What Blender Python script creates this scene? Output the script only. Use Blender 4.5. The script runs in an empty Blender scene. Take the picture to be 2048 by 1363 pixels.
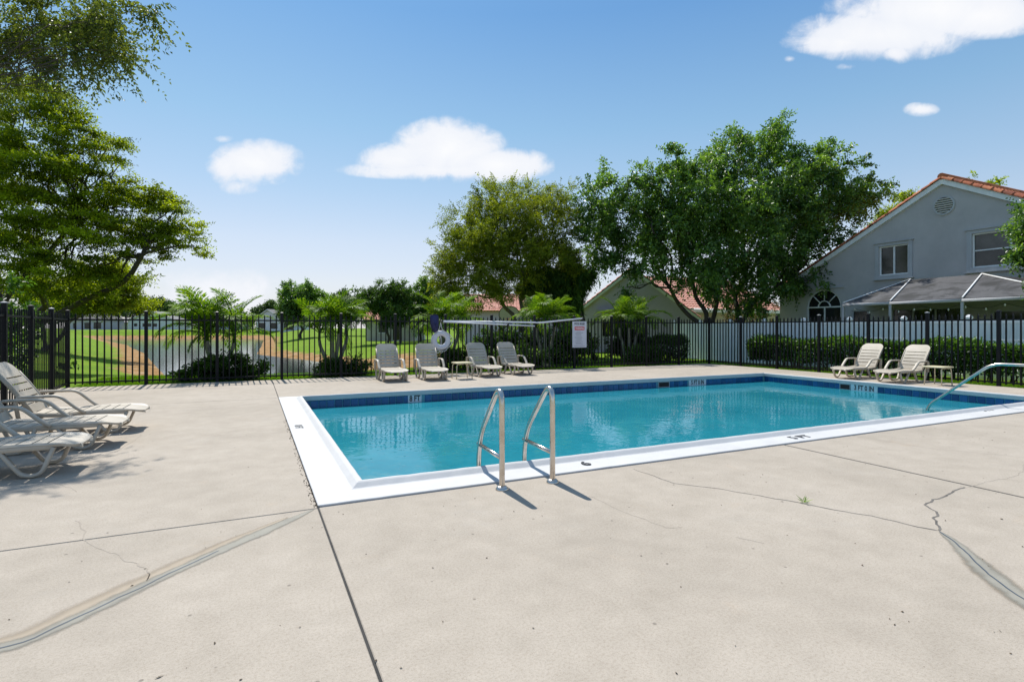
import bpy, bmesh, math, random
import numpy as np
from math import radians as R, sin, cos, pi, sqrt
from mathutils import Vector, Matrix
from mathutils.geometry import tessellate_polygon

random.seed(7)
rng = np.random.default_rng(11)
scene = bpy.context.scene
col = scene.collection

# ------------------------------------------------------------------ camera, sky, sun, exposure
CAM_H = 1.36
YAW = R(25.5)                       # camera looks between +Y and +X
cd = bpy.data.cameras.new('camera'); cam = bpy.data.objects.new('camera', cd); col.objects.link(cam)
cam.location = (0, 0, CAM_H); cam.rotation_euler = (R(90), 0, -YAW)
cd.sensor_width = 36; cd.lens = 19.07; cd.shift_y = -0.01245; cd.clip_start = 0.05; cd.clip_end = 3000
scene.camera = cam
scene.view_settings.view_transform = 'Standard'; scene.view_settings.look = 'None'
scene.view_settings.gamma = 1; scene.view_settings.exposure = 0.32
scene.view_settings.use_curve_mapping = False
scene.render.engine = 'CYCLES'
scene.cycles.use_denoising = True
scene.cycles.max_bounces = 10; scene.cycles.transparent_max_bounces = 16
scene.cycles.diffuse_bounces = 4; scene.cycles.glossy_bounces = 4
scene.cycles.caustics_reflective = False; scene.cycles.caustics_refractive = False
scene.cycles.sample_clamp_indirect = 6

SUN_EL, SUN_AZ = R(55), R(-2)
FW = Vector((sin(YAW), cos(YAW), 0)); RT = Vector((cos(YAW), -sin(YAW), 0))

def at(px, py, d):
    """world point seen at a picture position at depth d (used to read positions off the photograph)"""
    r = (px - 1024) / 1085 * d
    p = FW * d + RT * r
    return Vector((p.x, p.y, CAM_H - (py - 656) / 1085 * d))

world = bpy.data.worlds.new('World'); scene.world = world; world.use_nodes = True
wt = world.node_tree; wt.nodes.clear()

class NT:
    def __init__(s, t): s.t = t
    def n(s, kind, **kw):
        nd = s.t.nodes.new(kind)
        for k, v in kw.items(): setattr(nd, k, v)
        return nd
    def link(s, a, b): s.t.links.new(a, b)
    def put(s, sock, v):
        if isinstance(v, bpy.types.NodeSocket): s.link(v, sock)
        elif v is not None: sock.default_value = v
    def m(s, op, a, b=None, c=None, clamp=False):
        nd = s.n('ShaderNodeMath', operation=op); nd.use_clamp = clamp
        s.put(nd.inputs[0], a); s.put(nd.inputs[1], b); s.put(nd.inputs[2], c)
        return nd.outputs[0]
    def mix(s, f, a, b, mode='MIX'):
        nd = s.n('ShaderNodeMix', data_type='RGBA', blend_type=mode)
        s.put(nd.inputs[0], f); s.put(nd.inputs[6], a); s.put(nd.inputs[7], b)
        return nd.outputs[2]
    def noise(s, vec, scale, detail=3, rough=0.55, dist=0.0, color=False):
        nd = s.n('ShaderNodeTexNoise'); s.put(nd.inputs['Vector'], vec)
        nd.inputs['Scale'].default_value = scale; nd.inputs['Detail'].default_value = detail
        nd.inputs['Roughness'].default_value = rough; nd.inputs['Distortion'].default_value = dist
        return nd.outputs['Color' if color else 'Fac']
    def ramp(s, f, stops, interp='LINEAR'):
        nd = s.n('ShaderNodeValToRGB'); cr = nd.color_ramp; cr.interpolation = interp
        while len(cr.elements) < len(stops): cr.elements.new(0.5)
        for e, (p, c) in zip(cr.elements, stops):
            e.position = p; e.color = (*c, 1) if len(c) == 3 else c
        s.put(nd.inputs[0], f); return nd.outputs[0]
    def mr(s, v, a, b, c, d, smooth=True):
        nd = s.n('ShaderNodeMapRange'); nd.interpolation_type = 'SMOOTHSTEP' if smooth else 'LINEAR'
        s.put(nd.inputs[0], v)
        for i, x in enumerate((a, b, c, d)): nd.inputs[1 + i].default_value = x
        return nd.outputs[0]
    def dot(s, vec, v):
        nd = s.n('ShaderNodeVectorMath', operation='DOT_PRODUCT'); s.link(vec, nd.inputs[0]); nd.inputs[1].default_value = v
        return nd.outputs['Value']

def build_world():
    T = NT(wt)
    sky = T.n('ShaderNodeTexSky', sky_type='NISHITA'); sky.sun_disc = False
    sky.sun_elevation = SUN_EL; sky.sun_rotation = SUN_AZ
    sky.air_density = 1.0; sky.dust_density = 1.0; sky.ozone_density = 2.2; sky.altitude = 0
    tc = T.n('ShaderNodeTexCoord'); d = tc.outputs['Generated']
    # blue mid sky, pale towards the horizon; overhead paled to add soft fill
    z = T.dot(d, (0, 0, 1))
    tint = T.ramp(z, [(0.0, (0.90, 0.83, 0.88)), (0.10, (0.96, 0.86, 0.90)), (0.15, (1.02, 0.91, 0.90)), (0.34, (0.76, 0.94, 0.93)), (0.52, (0.43, 0.74, 0.92)), (0.80, (0.70, 0.82, 0.87)), (1.0, (0.78, 0.83, 0.86))])
    base = T.mix(1.0, sky.outputs[0], tint, 'MULTIPLY')
    grad = T.ramp(z, [(0.0, (6.5, 7.0, 7.7)), (0.08, (6.2, 6.9, 7.65)), (0.15, (5.2, 6.3, 7.6)), (0.24, (3.7, 5.4, 7.3)), (0.34, (2.55, 4.5, 6.8)), (0.50, (1.45, 3.25, 6.2)), (0.72, (2.1, 3.8, 6.4)), (1.0, (3.2, 4.6, 6.6))])
    base = T.mix(0.6, base, grad)
    # clouds: lobes on the sky
    f = T.dot(d, FW); f = T.m('MAXIMUM', f, 0.001)
    p = T.m('DIVIDE', T.dot(d, RT), f); q = T.m('DIVIDE', z, f)
    lobes = [(895, 300, 110, 62, .9), (800, 318, 80, 34, .8), (1000, 330, 100, 34, .9), (880, 340, 190, 20, .7),
             (515, 325, 90, 46, .8), (450, 335, 45, 34, .6), (480, 372, 50, 22, .35), (448, 278, 26, 10, .3),
             (1760, 70, 170, 52, .95), (1870, 20, 200, 60, 1.0), (1690, 85, 120, 28, .8), (1790, 105, 40, 24, .8), (1960, 30, 130, 46, .9),
             (1842, 219, 36, 15, .6), (1695, 134, 28, 10, .35), (1580, 118, 16, 9, .3),
             (430, 590, 190, 62, .5), (300, 560, 120, 30, .3), (1450, 520, 300, 60, .25)]
    acc = None
    for (px, py, rx, ry, s) in lobes:
        u = T.m('MULTIPLY', T.m('SUBTRACT', p, (px - 1024) / 1085), 1085 / (rx * 1.32))
        v = T.m('MULTIPLY', T.m('SUBTRACT', q, (656 - py) / 1085), 1085 / (ry * 1.28))
        rr = T.m('SQRT', T.m('ADD', T.m('MULTIPLY', u, u), T.m('MULTIPLY', v, v)))
        w = T.m('MULTIPLY', T.m('SUBTRACT', 1.0, rr, clamp=True), s)
        acc = w if acc is None else T.m('MAXIMUM', acc, w)
    nz = T.noise(d, 11.0, 8, 0.62, 0.5)
    nz2 = T.noise(d, 34.0, 6, 0.65, 0.4)
    fld = T.m('ADD', acc, T.m('ADD', T.m('MULTIPLY', T.m('SUBTRACT', nz, .5), 0.85), T.m('MULTIPLY', T.m('SUBTRACT', nz2, .5), 0.42)))
    fld = T.m('MULTIPLY', fld, T.mr(acc, 0.0, 0.18, 0.0, 1.0))
    mask = T.mr(fld, 0.08, 0.48, 0.0, 0.96)
    ccol = T.ramp(T.m('ADD', T.m('MULTIPLY', nz, .7), T.m('MULTIPLY', acc, .5)), [(0.35, (6.7, 7.0, 7.7)), (0.85, (8.0, 8.0, 8.1))])
    fin = T.mix(mask, base, ccol)
    bg = T.n('ShaderNodeBackground'); T.link(fin, bg.inputs[0]); bg.inputs[1].default_value = 0.10
    out = T.n('ShaderNodeOutputWorld'); T.link(bg.outputs[0], out.inputs[0])
build_world()

sd = bpy.data.lights.new('sun', 'SUN'); sun = bpy.data.objects.new('sun', sd); col.objects.link(sun)
sd.energy = 4.4; sd.angle = R(0.53); sd.color = (1.0, 0.965, 0.90)
sdir = Vector((sin(SUN_AZ) * cos(SUN_EL), cos(SUN_AZ) * cos(SUN_EL), sin(SUN_EL)))
sun.rotation_euler = (-sdir).to_track_quat('-Z', 'Y').to_euler(); sun.location = sdir * 60

# ------------------------------------------------------------------ helpers
def tag(o, label=None, cat=None, group=None, kind=None):
    if label: o['label'] = label
    if cat: o['category'] = cat
    if group: o['group'] = group
    if kind: o['kind'] = kind
    return o

def empty(name, loc=(0, 0, 0), rz=0, **kw):
    o = bpy.data.objects.new(name, None); col.objects.link(o); o.location = loc; o.rotation_euler = (0, 0, rz)
    o.empty_display_size = 0.1
    return tag(o, **kw)

def link_mesh(name, me, parent=None, loc=None, rot=None):
    o = bpy.data.objects.new(name, me); col.objects.link(o)
    if parent is not None: o.parent = parent
    if loc is not None: o.location = loc
    if rot is not None: o.rotation_euler = rot
    return o

class MB:
    """collects faces and links them as one mesh object"""
    def __init__(s): s.v = []; s.f = []; s.sm = []
    def add(s, vs, fs, smooth=False):
        b = len(s.v); s.v += [tuple(x) for x in vs]
        for f in fs: s.f.append(tuple(b + i for i in f)); s.sm.append(smooth)
        return s
    def box(s, c, size, rot=None, bevel=0):
        hx, hy, hz = (a / 2 for a in size)
        vs = [Vector((x * hx, y * hy, z * hz)) for x in (-1, 1) for y in (-1, 1) for z in (-1, 1)]
        if rot is not None: vs = [rot @ v for v in vs]
        c = Vector(c); vs = [v + c for v in vs]
        return s.add(vs, [(0, 1, 3, 2), (4, 6, 7, 5), (0, 4, 5, 1), (2, 3, 7, 6), (0, 2, 6, 4), (1, 5, 7, 3)])
    def box2(s, a, b):
        return s.box([(x + y) / 2 for x, y in zip(a, b)], [abs(y - x) for x, y in zip(a, b)])
    def tube(s, pts, r, n=8, cap=True, flat=1.0, smooth=True):
        pts = [Vector(p) for p in pts]; rs = r if isinstance(r, (list, tuple)) else [r] * len(pts)
        rings = []; up = None
        for i, p in enumerate(pts):
            t = (pts[min(i + 1, len(pts) - 1)] - pts[max(i - 1, 0)]).normalized()
            if up is None:
                up = Vector((0, 0, 1)) if abs(t.z) < 0.9 else Vector((0, 1, 0))
            a = t.cross(up)
            if a.length < 1e-4: a = t.cross(Vector((1, 0.3, 0)))
            a.normalize(); b = a.cross(t).normalized(); up = b
            rings.append([p + (a * cos(2 * pi * k / n) + b * (flat * sin(2 * pi * k / n))) * rs[i] for k in range(n)])
        vs = [v for r_ in rings for v in r_]
        fs = [(i * n + k, i * n + (k + 1) % n, (i + 1) * n + (k + 1) % n, (i + 1) * n + k) for i in range(len(pts) - 1) for k in range(n)]
        s.add(vs, fs, smooth)
        if cap:
            s.add(rings[0], [tuple(range(n))]); s.add(rings[-1], [tuple(reversed(range(n)))])
        return s
    def sweep(s, pts, w, h, side=(0, 1, 0)):
        """rectangular bar along pts; side = constant width direction"""
        pts = [Vector(p) for p in pts]; side = Vector(side).normalized(); rings = []
        ws = w if isinstance(w, (list, tuple)) else [w] * len(pts)
        for i, p in enumerate(pts):
            t = (pts[min(i + 1, len(pts) - 1)] - pts[max(i - 1, 0)]).normalized(); nrm = t.cross(side).normalized()
            a = side * ws[i] / 2; b = nrm * h / 2; k = 0.6
            rings.append([p - a - b * k, p - a * k - b, p + a * k - b, p + a - b * k, p + a + b * k, p + a * k + b, p - a * k + b, p - a + b * k])
        n = 8; vs = [v for r_ in rings for v in r_]
        fs = [(i * n + k, i * n + (k + 1) % n, (i + 1) * n + (k + 1) % n, (i + 1) * n + k) for i in range(len(pts) - 1) for k in range(n)]
        s.add(vs, fs, True); s.add(rings[0], [tuple(reversed(range(n)))]); s.add(rings[-1], [tuple(range(n))])
        return s
    def lathe(s, prof, c=(0, 0, 0), n=16):
        c = Vector(c); vs = [c + Vector((r * cos(2 * pi * k / n), r * sin(2 * pi * k / n), z)) for r, z in prof for k in range(n)]
        fs = [(i * n + k, i * n + (k + 1) % n, (i + 1) * n + (k + 1) % n, (i + 1) * n + k) for i in range(len(prof) - 1) for k in range(n)]
        return s.add(vs, fs, True)
    def build(s, name, m, parent=None, loc=None, rot=None, recalc=True):
        me = bpy.data.meshes.new(name); me.from_pydata(s.v, [], s.f)
        me.polygons.foreach_set('use_smooth', s.sm)
        if recalc:
            bm = bmesh.new(); bm.from_mesh(me); bmesh.ops.remove_doubles(bm, verts=bm.verts, dist=1e-5)
            bmesh.ops.recalc_face_normals(bm, faces=bm.faces); bm.to_mesh(me); bm.free()
        if m is not None: me.materials.append(m)
        return link_mesh(name, me, parent, loc, rot)

def spline(pts, k=6):
    """catmull-rom through pts"""
    P = [Vector(p) for p in pts]; out = []
    for i in range(len(P) - 1):
        p0 = P[max(i - 1, 0)]; p1 = P[i]; p2 = P[i + 1]; p3 = P[min(i + 2, len(P) - 1)]
        for j in range(k):
            t = j / k
            out.append(0.5 * ((2 * p1) + (p2 - p0) * t + (2 * p0 - 5 * p1 + 4 * p2 - p3) * t * t + (3 * p1 - p0 - 3 * p2 + p3) * t ** 3))
    out.append(P[-1]); return out

def rounded(pts, r, k=5):
    """polyline with its inner corners rounded"""
    P = [Vector(p) for p in pts]; out = [P[0]]
    for i in range(1, len(P) - 1):
        a = (P[i - 1] - P[i]); b = (P[i + 1] - P[i]); rr = min(r, a.length * .48, b.length * .48)
        s, e = P[i] + a.normalized() * rr, P[i] + b.normalized() * rr
        for j in range(k + 1):
            t = j / k; out.append(s * (1 - t) ** 2 + P[i] * 2 * t * (1 - t) + e * t * t)
    out.append(P[-1]); return out

def copy_tree(o, parent=None):
    c = o.copy(); col.objects.link(c)
    if parent is not None: c.parent = parent
    for ch in [x for x in o.children]:
        copy_tree(ch, c)
    return c

# ------------------------------------------------------------------ materials
def new_mat(name):
    m = bpy.data.materials.new(name); m.use_nodes = True; t = m.node_tree; t.nodes.clear()
    T = NT(t); out = T.n('ShaderNodeOutputMaterial'); p = T.n('ShaderNodeBsdfPrincipled'); T.link(p.outputs[0], out.inputs[0])
    return m, T, p, out

def mat(name, c, rough=0.6, var=0.12, scale=6.0, bump=0.0, bscale=40.0, metal=0.0, spec=0.5, c2=None, coord='Object'):
    m, T, p, out = new_mat(name)
    tc = T.n('ShaderNodeTexCoord'); v = tc.outputs[coord]
    nz = T.noise(v, scale, 5, 0.6)
    lo = tuple(x * (1 - var) for x in c) if c2 is None else c2
    hi = tuple(min(1, x * (1 + var)) for x in c)
    T.link(T.ramp(nz, [(0.3, lo), (0.7, hi)]), p.inputs['Base Color'])
    p.inputs['Roughness'].default_value = rough; p.inputs['Metallic'].default_value = metal
    p.inputs['Specular IOR Level'].default_value = spec
    if bump:
        b = T.n('ShaderNodeBump'); b.inputs['Strength'].default_value = bump; b.inputs['Distance'].default_value = 0.01
        T.link(T.noise(v, bscale, 4, 0.65), b.inputs['Height']); T.link(b.outputs[0], p.inputs['Normal'])
    return m

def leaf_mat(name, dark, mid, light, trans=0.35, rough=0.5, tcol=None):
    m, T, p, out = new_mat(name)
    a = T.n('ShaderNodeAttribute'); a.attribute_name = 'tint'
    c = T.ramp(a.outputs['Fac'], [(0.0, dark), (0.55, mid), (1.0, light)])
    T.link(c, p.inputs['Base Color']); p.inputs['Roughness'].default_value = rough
    p.inputs['Specular IOR Level'].default_value = 0.5 if rough < .45 else 0.22
    tr = T.n('ShaderNodeBsdfTranslucent')
    T.link(T.mix(1.0, c, tcol or (1.5, 1.55, 0.55, 1), 'MULTIPLY'), tr.inputs[0])
    mx = T.n('ShaderNodeMixShader'); mx.inputs[0].default_value = trans
    T.link(p.outputs[0], mx.inputs[1]); T.link(tr.outputs[0], mx.inputs[2]); T.link(mx.outputs[0], out.inputs[0])
    return m

def concrete_mat():
    m, T, p, out = new_mat('deck concrete')
    tc = T.n('ShaderNodeTexCoord'); g = T.n('ShaderNodeNewGeometry'); v = g.outputs['Position']
    big = T.noise(v, 0.55, 5, 0.6); med = T.noise(v, 4.0, 5, 0.65); fine = T.noise(v, 70.0, 3, 0.7); grit = T.noise(v, 190.0, 2, 0.6)
    c = T.ramp(big, [(0.22, (0.350, 0.304, 0.250)), (0.5, (0.415, 0.360, 0.298)), (0.78, (0.455, 0.398, 0.334))])
    c = T.mix(0.5, c, T.ramp(med, [(0.3, (0.80, 0.79, 0.77)), (0.7, (1.1, 1.1, 1.1))]), 'MULTIPLY')
    c = T.mix(0.75, c, T.ramp(fine, [(0.30, (0.80, 0.77, 0.73)), (0.52, (1.0, 1.0, 1.0)), (0.75, (1.10, 1.09, 1.06))]), 'MULTIPLY')
    c = T.mix(0.6, c, T.ramp(grit, [(0.32, (0.60, 0.57, 0.54)), (0.43, (1, 1, 1)), (0.7, (1.06, 1.06, 1.05))]), 'MULTIPLY')
    # rusty and grey blotches, sparse dark specks
    bl = T.noise(v, 1.7, 6, 0.7); c = T.mix(T.mr(bl, 0.60, 0.78, 0.0, 0.30), c, (0.47, 0.34, 0.23, 1))
    b2 = T.noise(v, 0.9, 6, 0.75, 0.6); c = T.mix(T.mr(b2, 0.56, 0.75, 0.0, 0.30), c, (0.37, 0.34, 0.30, 1))
    vo = T.n('ShaderNodeTexVoronoi'); T.link(v, vo.inputs['Vector']); vo.inputs['Scale'].default_value = 5.0
    c = T.mix(T.mr(vo.outputs['Distance'], 0.035, 0.06, 0.55, 0.0), c, (0.10, 0.085, 0.07, 1))
    T.link(c, p.inputs['Base Color']); p.inputs['Roughness'].default_value = 0.85; p.inputs['Specular IOR Level'].default_value = 0.25
    b = T.n('ShaderNodeBump'); b.inputs['Strength'].default_value = 0.35; b.inputs['Distance'].default_value = 0.004
    T.link(T.m('ADD', fine, T.m('MULTIPLY', grit, 0.8)), b.inputs['Height']); T.link(b.outputs[0], p.inputs['Normal'])
    return m

def band_mat(name, c1, c2, edge_lo, edge_hi, nscale, rough=0.7, amp=0.5):
    """patch on concrete whose ragged edges fade out; 'edge' runs from 0 (middle) to 1 (border)"""
    m, T, p, out = new_mat(name)
    g = T.n('ShaderNodeNewGeometry'); v = g.outputs['Position']
    a = T.n('ShaderNodeAttribute'); a.attribute_name = 'edge'
    n1 = T.noise(v, nscale, 5, 0.65)
    T.link(T.ramp(T.noise(v, nscale * .6, 4, .6), [(0.3, c1), (0.7, c2)]), p.inputs['Base Color']); p.inputs['Roughness'].default_value = rough
    e = T.m('ADD', a.outputs['Fac'], T.m('MULTIPLY', T.m('SUBTRACT', n1, 0.5), amp))
    al = T.mr(e, edge_lo, edge_hi, 1.0, 0.0)
    tr = T.n('ShaderNodeBsdfTransparent'); mx = T.n('ShaderNodeMixShader'); T.link(al, mx.inputs[0])
    T.link(tr.outputs[0], mx.inputs[1]); T.link(p.outputs[0], mx.inputs[2]); T.link(mx.outputs[0], out.inputs[0])
    return m

def coping_mat():
    m, T, p, out = new_mat('white coping paint')
    g = T.n('ShaderNodeNewGeometry'); v = g.outputs['Position']
    n1 = T.noise(v, 2.2, 6, 0.7); n2 = T.noise(v, 60, 4, 0.7); n3 = T.noise(v, 9, 6, .7, .5)
    c = T.ramp(n1, [(0.3, (0.51, 0.50, 0.49)), (0.7, (0.58, 0.57, 0.56))])
    c = T.mix(T.mr(n3, 0.63, 0.76, 0, 0.35), c, (0.52, 0.50, 0.47, 1))
    c = T.mix(T.mr(n2, 0.70, 0.80, 0, 0.5), c, (0.42, 0.40, 0.37, 1))
    T.link(c, p.inputs['Base Color']); p.inputs['Roughness'].default_value = 0.7
    b = T.n('ShaderNodeBump'); b.inputs['Strength'].default_value = 0.35; b.inputs['Distance'].default_value = 0.004
    T.link(T.noise(v, 25, 5, .7), b.inputs['Height']); T.link(b.outputs[0], p.inputs['Normal'])
    return m

def water_mat():
    m, T, p, out = new_mat('pool water'); T.t.nodes.remove(p)
    g = T.n('ShaderNodeNewGeometry'); v = g.outputs['Position']
    n1 = T.noise(v, 2.2, 3, 0.5, 0.4); n2 = T.noise(v, 8.0, 2, 0.5)
    b = T.n('ShaderNodeBump'); b.inputs['Strength'].default_value = 0.12; b.inputs['Distance'].default_value = 0.05
    T.link(T.m('ADD', n1, T.m('MULTIPLY', n2, 0.3)), b.inputs['Height'])
    fr = T.n('ShaderNodeFresnel'); fr.inputs['IOR'].default_value = 1.33; T.link(b.outputs[0], fr.inputs['Normal'])
    gl = T.n('ShaderNodeBsdfGlossy'); gl.inputs['Roughness'].default_value = 0.02; T.link(b.outputs[0], gl.inputs['Normal'])
    tr = T.n('ShaderNodeBsdfTransparent'); mx = T.n('ShaderNodeMixShader')
    # the suspended, sunlit body of the water gives it its own colour; part of the basin shows through
    df = T.n('ShaderNodeBsdfDiffuse'); nb = T.noise(v, .8, 5, .65, .5); nc = T.noise(v, 6, 4, .7, .6)
    cc = T.ramp(nb, [(.3, (.018, .258, .340)), (.7, (.036, .325, .405))])
    T.link(T.mix(.5, cc, T.ramp(nc, [(.3, (.82, .86, .88)), (.55, (1, 1, 1)), (.75, (1.25, 1.16, 1.12))]), 'MULTIPLY'), df.inputs[0])
    bd = T.n('ShaderNodeMixShader'); bd.inputs[0].default_value = .78; T.link(tr.outputs[0], bd.inputs[1]); T.link(df.outputs[0], bd.inputs[2])
    T.link(fr.outputs[0], mx.inputs[0]); T.link(bd.outputs[0], mx.inputs[1]); T.link(gl.outputs[0], mx.inputs[2])
    T.link(mx.outputs[0], out.inputs[0])
    va = T.n('ShaderNodeVolumeAbsorption'); va.inputs[0].default_value = (0.0, 0.86, 0.93, 1); va.inputs[1].default_value = 0.24
    T.link(va.outputs[0], out.inputs['Volume'])
    m.cycles.homogeneous_volume = True
    return m

def plaster_mat():
    m, T, p, out = new_mat('pool plaster')
    g = T.n('ShaderNodeNewGeometry'); v = g.outputs['Position']
    n1 = T.noise(v, 1.1, 6, 0.7, 0.4); n2 = T.noise(v, 7, 5, .7)
    c = T.ramp(n1, [(0.3, (0.095, 0.31, 0.375)), (0.7, (0.135, 0.365, 0.425))])
    c = T.mix(0.5, c, T.ramp(n2, [(0.3, (0.85, 0.88, 0.88)), (0.7, (1.08, 1.06, 1.05))]), 'MULTIPLY')
    T.link(c, p.inputs['Base Color']); p.inputs['Roughness'].default_value = 0.8
    return m

def lake_mat():
    m, T, p, out = new_mat('lake water')
    g = T.n('ShaderNodeNewGeometry'); v = g.outputs['Position']
    mp = T.n('ShaderNodeMapping'); T.link(v, mp.inputs[0]); mp.inputs['Scale'].default_value = (0.35, 1.1, 1)
    p.inputs['Base Color'].default_value = (0.045, 0.055, 0.06, 1); p.inputs['Roughness'].default_value = 0.09
    b = T.n('ShaderNodeBump'); b.inputs['Strength'].default_value = 0.06; b.inputs['Distance'].default_value = 0.10
    T.link(T.m('ADD', T.noise(mp.outputs[0], 1.2, 4, .6), T.m('MULTIPLY', T.noise(v, .05, 3, .5), 2)), b.inputs['Height'])
    T.link(b.outputs[0], p.inputs['Normal'])
    return m

def lawn_mat():
    m, T, p, out = new_mat('lawn')
    g = T.n('ShaderNodeNewGeometry'); v = g.outputs['Position']
    a = T.n('ShaderNodeAttribute'); a.attribute_name = 'shore'
    n1 = T.noise(v, 0.35, 5, .65); n2 = T.noise(v, 5, 5, .7); n3 = T.noise(v, 40, 3, .7)
    gr = T.ramp(n1, [(0.3, (0.105, 0.195, 0.007)), (0.55, (0.150, 0.255, 0.008)), (0.8, (0.20, 0.265, 0.016))])
    gr = T.mix(.7, gr, T.ramp(n2, [(0.3, (.65, .7, .6)), (0.7, (1.25, 1.2, 1.1))]), 'MULTIPLY')
    gr = T.mix(.7, gr, T.ramp(n3, [(0.3, (.5, .55, .5)), (0.7, (1.35, 1.3, 1.2))]), 'MULTIPLY')
    br = T.ramp(T.noise(v, 1.3, 6, .75), [(0.30, (0.12, 0.11, 0.035)), (0.42, (0.25, 0.145, 0.045)), (0.52, (0.36, 0.19, 0.07)), (0.62, (0.40, 0.29, 0.17)), (0.72, (0.44, 0.38, 0.31))])
    br = T.mix(.7, br, T.ramp(n3, [(0.3, (.6, .6, .6)), (0.7, (1.2, 1.2, 1.2))]), 'MULTIPLY')
    e = T.m('ADD', a.outputs['Fac'], T.m('MULTIPLY', T.m('SUBTRACT', T.noise(v, .8, 6, .75), .5), 1.0))
    T.link(T.mix(T.mr(e, .42, .58, 0, 1), gr, br), p.inputs['Base Color']); p.inputs['Roughness'].default_value = .9
    p.inputs['Specular IOR Level'].default_value = .1
    b = T.n('ShaderNodeBump'); b.inputs['Strength'].default_value = .6; b.inputs['Distance'].default_value = .04
    T.link(n3, b.inputs['Height']); T.link(b.outputs[0], p.inputs['Normal'])
    return m

def tile_mat():
    m, T, p, out = new_mat('blue tile')
    oi = T.n('ShaderNodeObjectInfo'); g = T.n('ShaderNodeNewGeometry')
    f = T.m('ADD', T.m('MULTIPLY', oi.outputs['Random'], .7), T.m('MULTIPLY', T.noise(g.outputs['Position'], 18, 4, .6), .5))
    T.link(T.ramp(f, [(.15, (0.010, 0.060, 0.165)), (.6, (0.012, 0.090, 0.235)), (1, (0.018, 0.125, 0.31))]), p.inputs['Base Color'])
    p.inputs['Roughness'].default_value = .22
    return m

def roof_mat(name, a, b_, c_):
    m, T, p, out = new_mat(name)
    g = T.n('ShaderNodeNewGeometry'); v = g.outputs['Position']; oi = T.n('ShaderNodeObjectInfo')
    f = T.m('ADD', T.m('MULTIPLY', T.noise(v, 3.5, 5, .7), .8), T.m('MULTIPLY', T.m('SUBTRACT', oi.outputs['Random'], .5), .25))
    c = T.ramp(f, [(.25, a), (.42, b_), (.6, c_)])
    c = T.mix(T.mr(T.noise(v, 1.2, 6, .75), .58, .75, 0, .55), c, (.09, .075, .06, 1))
    T.link(c, p.inputs['Base Color']); p.inputs['Roughness'].default_value = .8
    return m

def screen_roof_mat():
    m, T, p, out = new_mat('stained roof panel')
    g = T.n('ShaderNodeNewGeometry'); v = g.outputs['Position']
    n1 = T.noise(v, .7, 6, .7, .8); n2 = T.noise(v, 6, 5, .7)
    c = T.ramp(n1, [(.38, (.012, .012, .013)), (.46, (.030, .030, .033)), (.54, (.075, .074, .080))])
    c = T.mix(.5, c, T.ramp(n2, [(.3, (.75, .75, .75)), (.7, (1.2, 1.2, 1.2))]), 'MULTIPLY')
    T.link(c, p.inputs['Base Color']); p.inputs['Roughness'].default_value = .7
    return m

def steel_mat():
    m, T, p, out = new_mat('weathered stainless steel')
    g = T.n('ShaderNodeNewGeometry'); v = g.outputs['Position']
    n1 = T.noise(v, 9, 5, .7); n2 = T.noise(v, 90, 3, .7)
    c = T.ramp(n1, [(.3, (.50, .43, .36)), (.55, (.62, .57, .51)), (.8, (.68, .65, .62))])
    c = T.mix(T.mr(n2, .66, .78, 0, .3), c, (.36, .22, .13, 1))
    T.link(c, p.inputs['Base Color']); p.inputs['Metallic'].default_value = 1.0
    T.link(T.mr(n1, .3, .7, .30, .22), p.inputs['Roughness'])
    return m

def glass_dark(name, c=(.02, .02, .022), rough=.06):
    m, T, p, out = new_mat(name); g = T.n('ShaderNodeNewGeometry')
    T.link(T.ramp(T.noise(g.outputs['Position'], 2.0, 4, .6), [(.3, tuple(x * .6 for x in c)), (.7, tuple(x * 1.4 for x in c))]), p.inputs['Base Color'])
    p.inputs['Roughness'].default_value = rough; p.inputs['Specular IOR Level'].default_value = .5
    return m

def resin_mat():
    m, T, p, out = new_mat('weathered beige resin')
    tc = T.n('ShaderNodeTexCoord'); v = tc.outputs['Object']; oi = T.n('ShaderNodeObjectInfo')
    off = T.n('ShaderNodeVectorMath', operation='ADD'); T.link(v, off.inputs[0])
    cx = T.n('ShaderNodeCombineXYZ'); T.link(T.m('MULTIPLY', oi.outputs['Random'], 40), cx.inputs[0]); T.link(cx.outputs[0], off.inputs[1])
    n1 = T.noise(off.outputs[0], 3, 6, .7); n2 = T.noise(off.outputs[0], 30, 4, .7)
    c = T.ramp(n1, [(.3, (.40, .345, .265)), (.55, (.475, .415, .335)), (.8, (.52, .465, .39))])
    c = T.mix(T.mr(n2, .60, .78, 0, .45), c, (.34, .28, .20, 1))
    T.link(c, p.inputs['Base Color']); p.inputs['Roughness'].default_value = .5; p.inputs['Specular IOR Level'].default_value = .35
    return m

def stucco(name, c, dirt=(.10, .10, .10), amt=.4):
    m, T, p, out = new_mat(name)
    g = T.n('ShaderNodeNewGeometry'); v = g.outputs['Position']
    n1 = T.noise(v, .8, 6, .7); n2 = T.noise(v, 45, 4, .7)
    mp = T.n('ShaderNodeMapping'); T.link(v, mp.inputs[0]); mp.inputs['Scale'].default_value = (2.2, 2.2, .25)
    st = T.noise(mp.outputs[0], 1.6, 5, .7)
    k = T.ramp(n1, [(.3, tuple(x * .88 for x in c)), (.7, tuple(x * 1.08 for x in c))])
    k = T.mix(T.mr(st, .58, .80, 0, amt), k, (*dirt, 1))
    T.link(k, p.inputs['Base Color']); p.inputs['Roughness'].default_value = .9; p.inputs['Specular IOR Level'].default_value = .2
    b = T.n('ShaderNodeBump'); b.inputs['Strength'].default_value = .5; b.inputs['Distance'].default_value = .012
    T.link(n2, b.inputs['Height']); T.link(b.outputs[0], p.inputs['Normal'])
    return m

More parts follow.
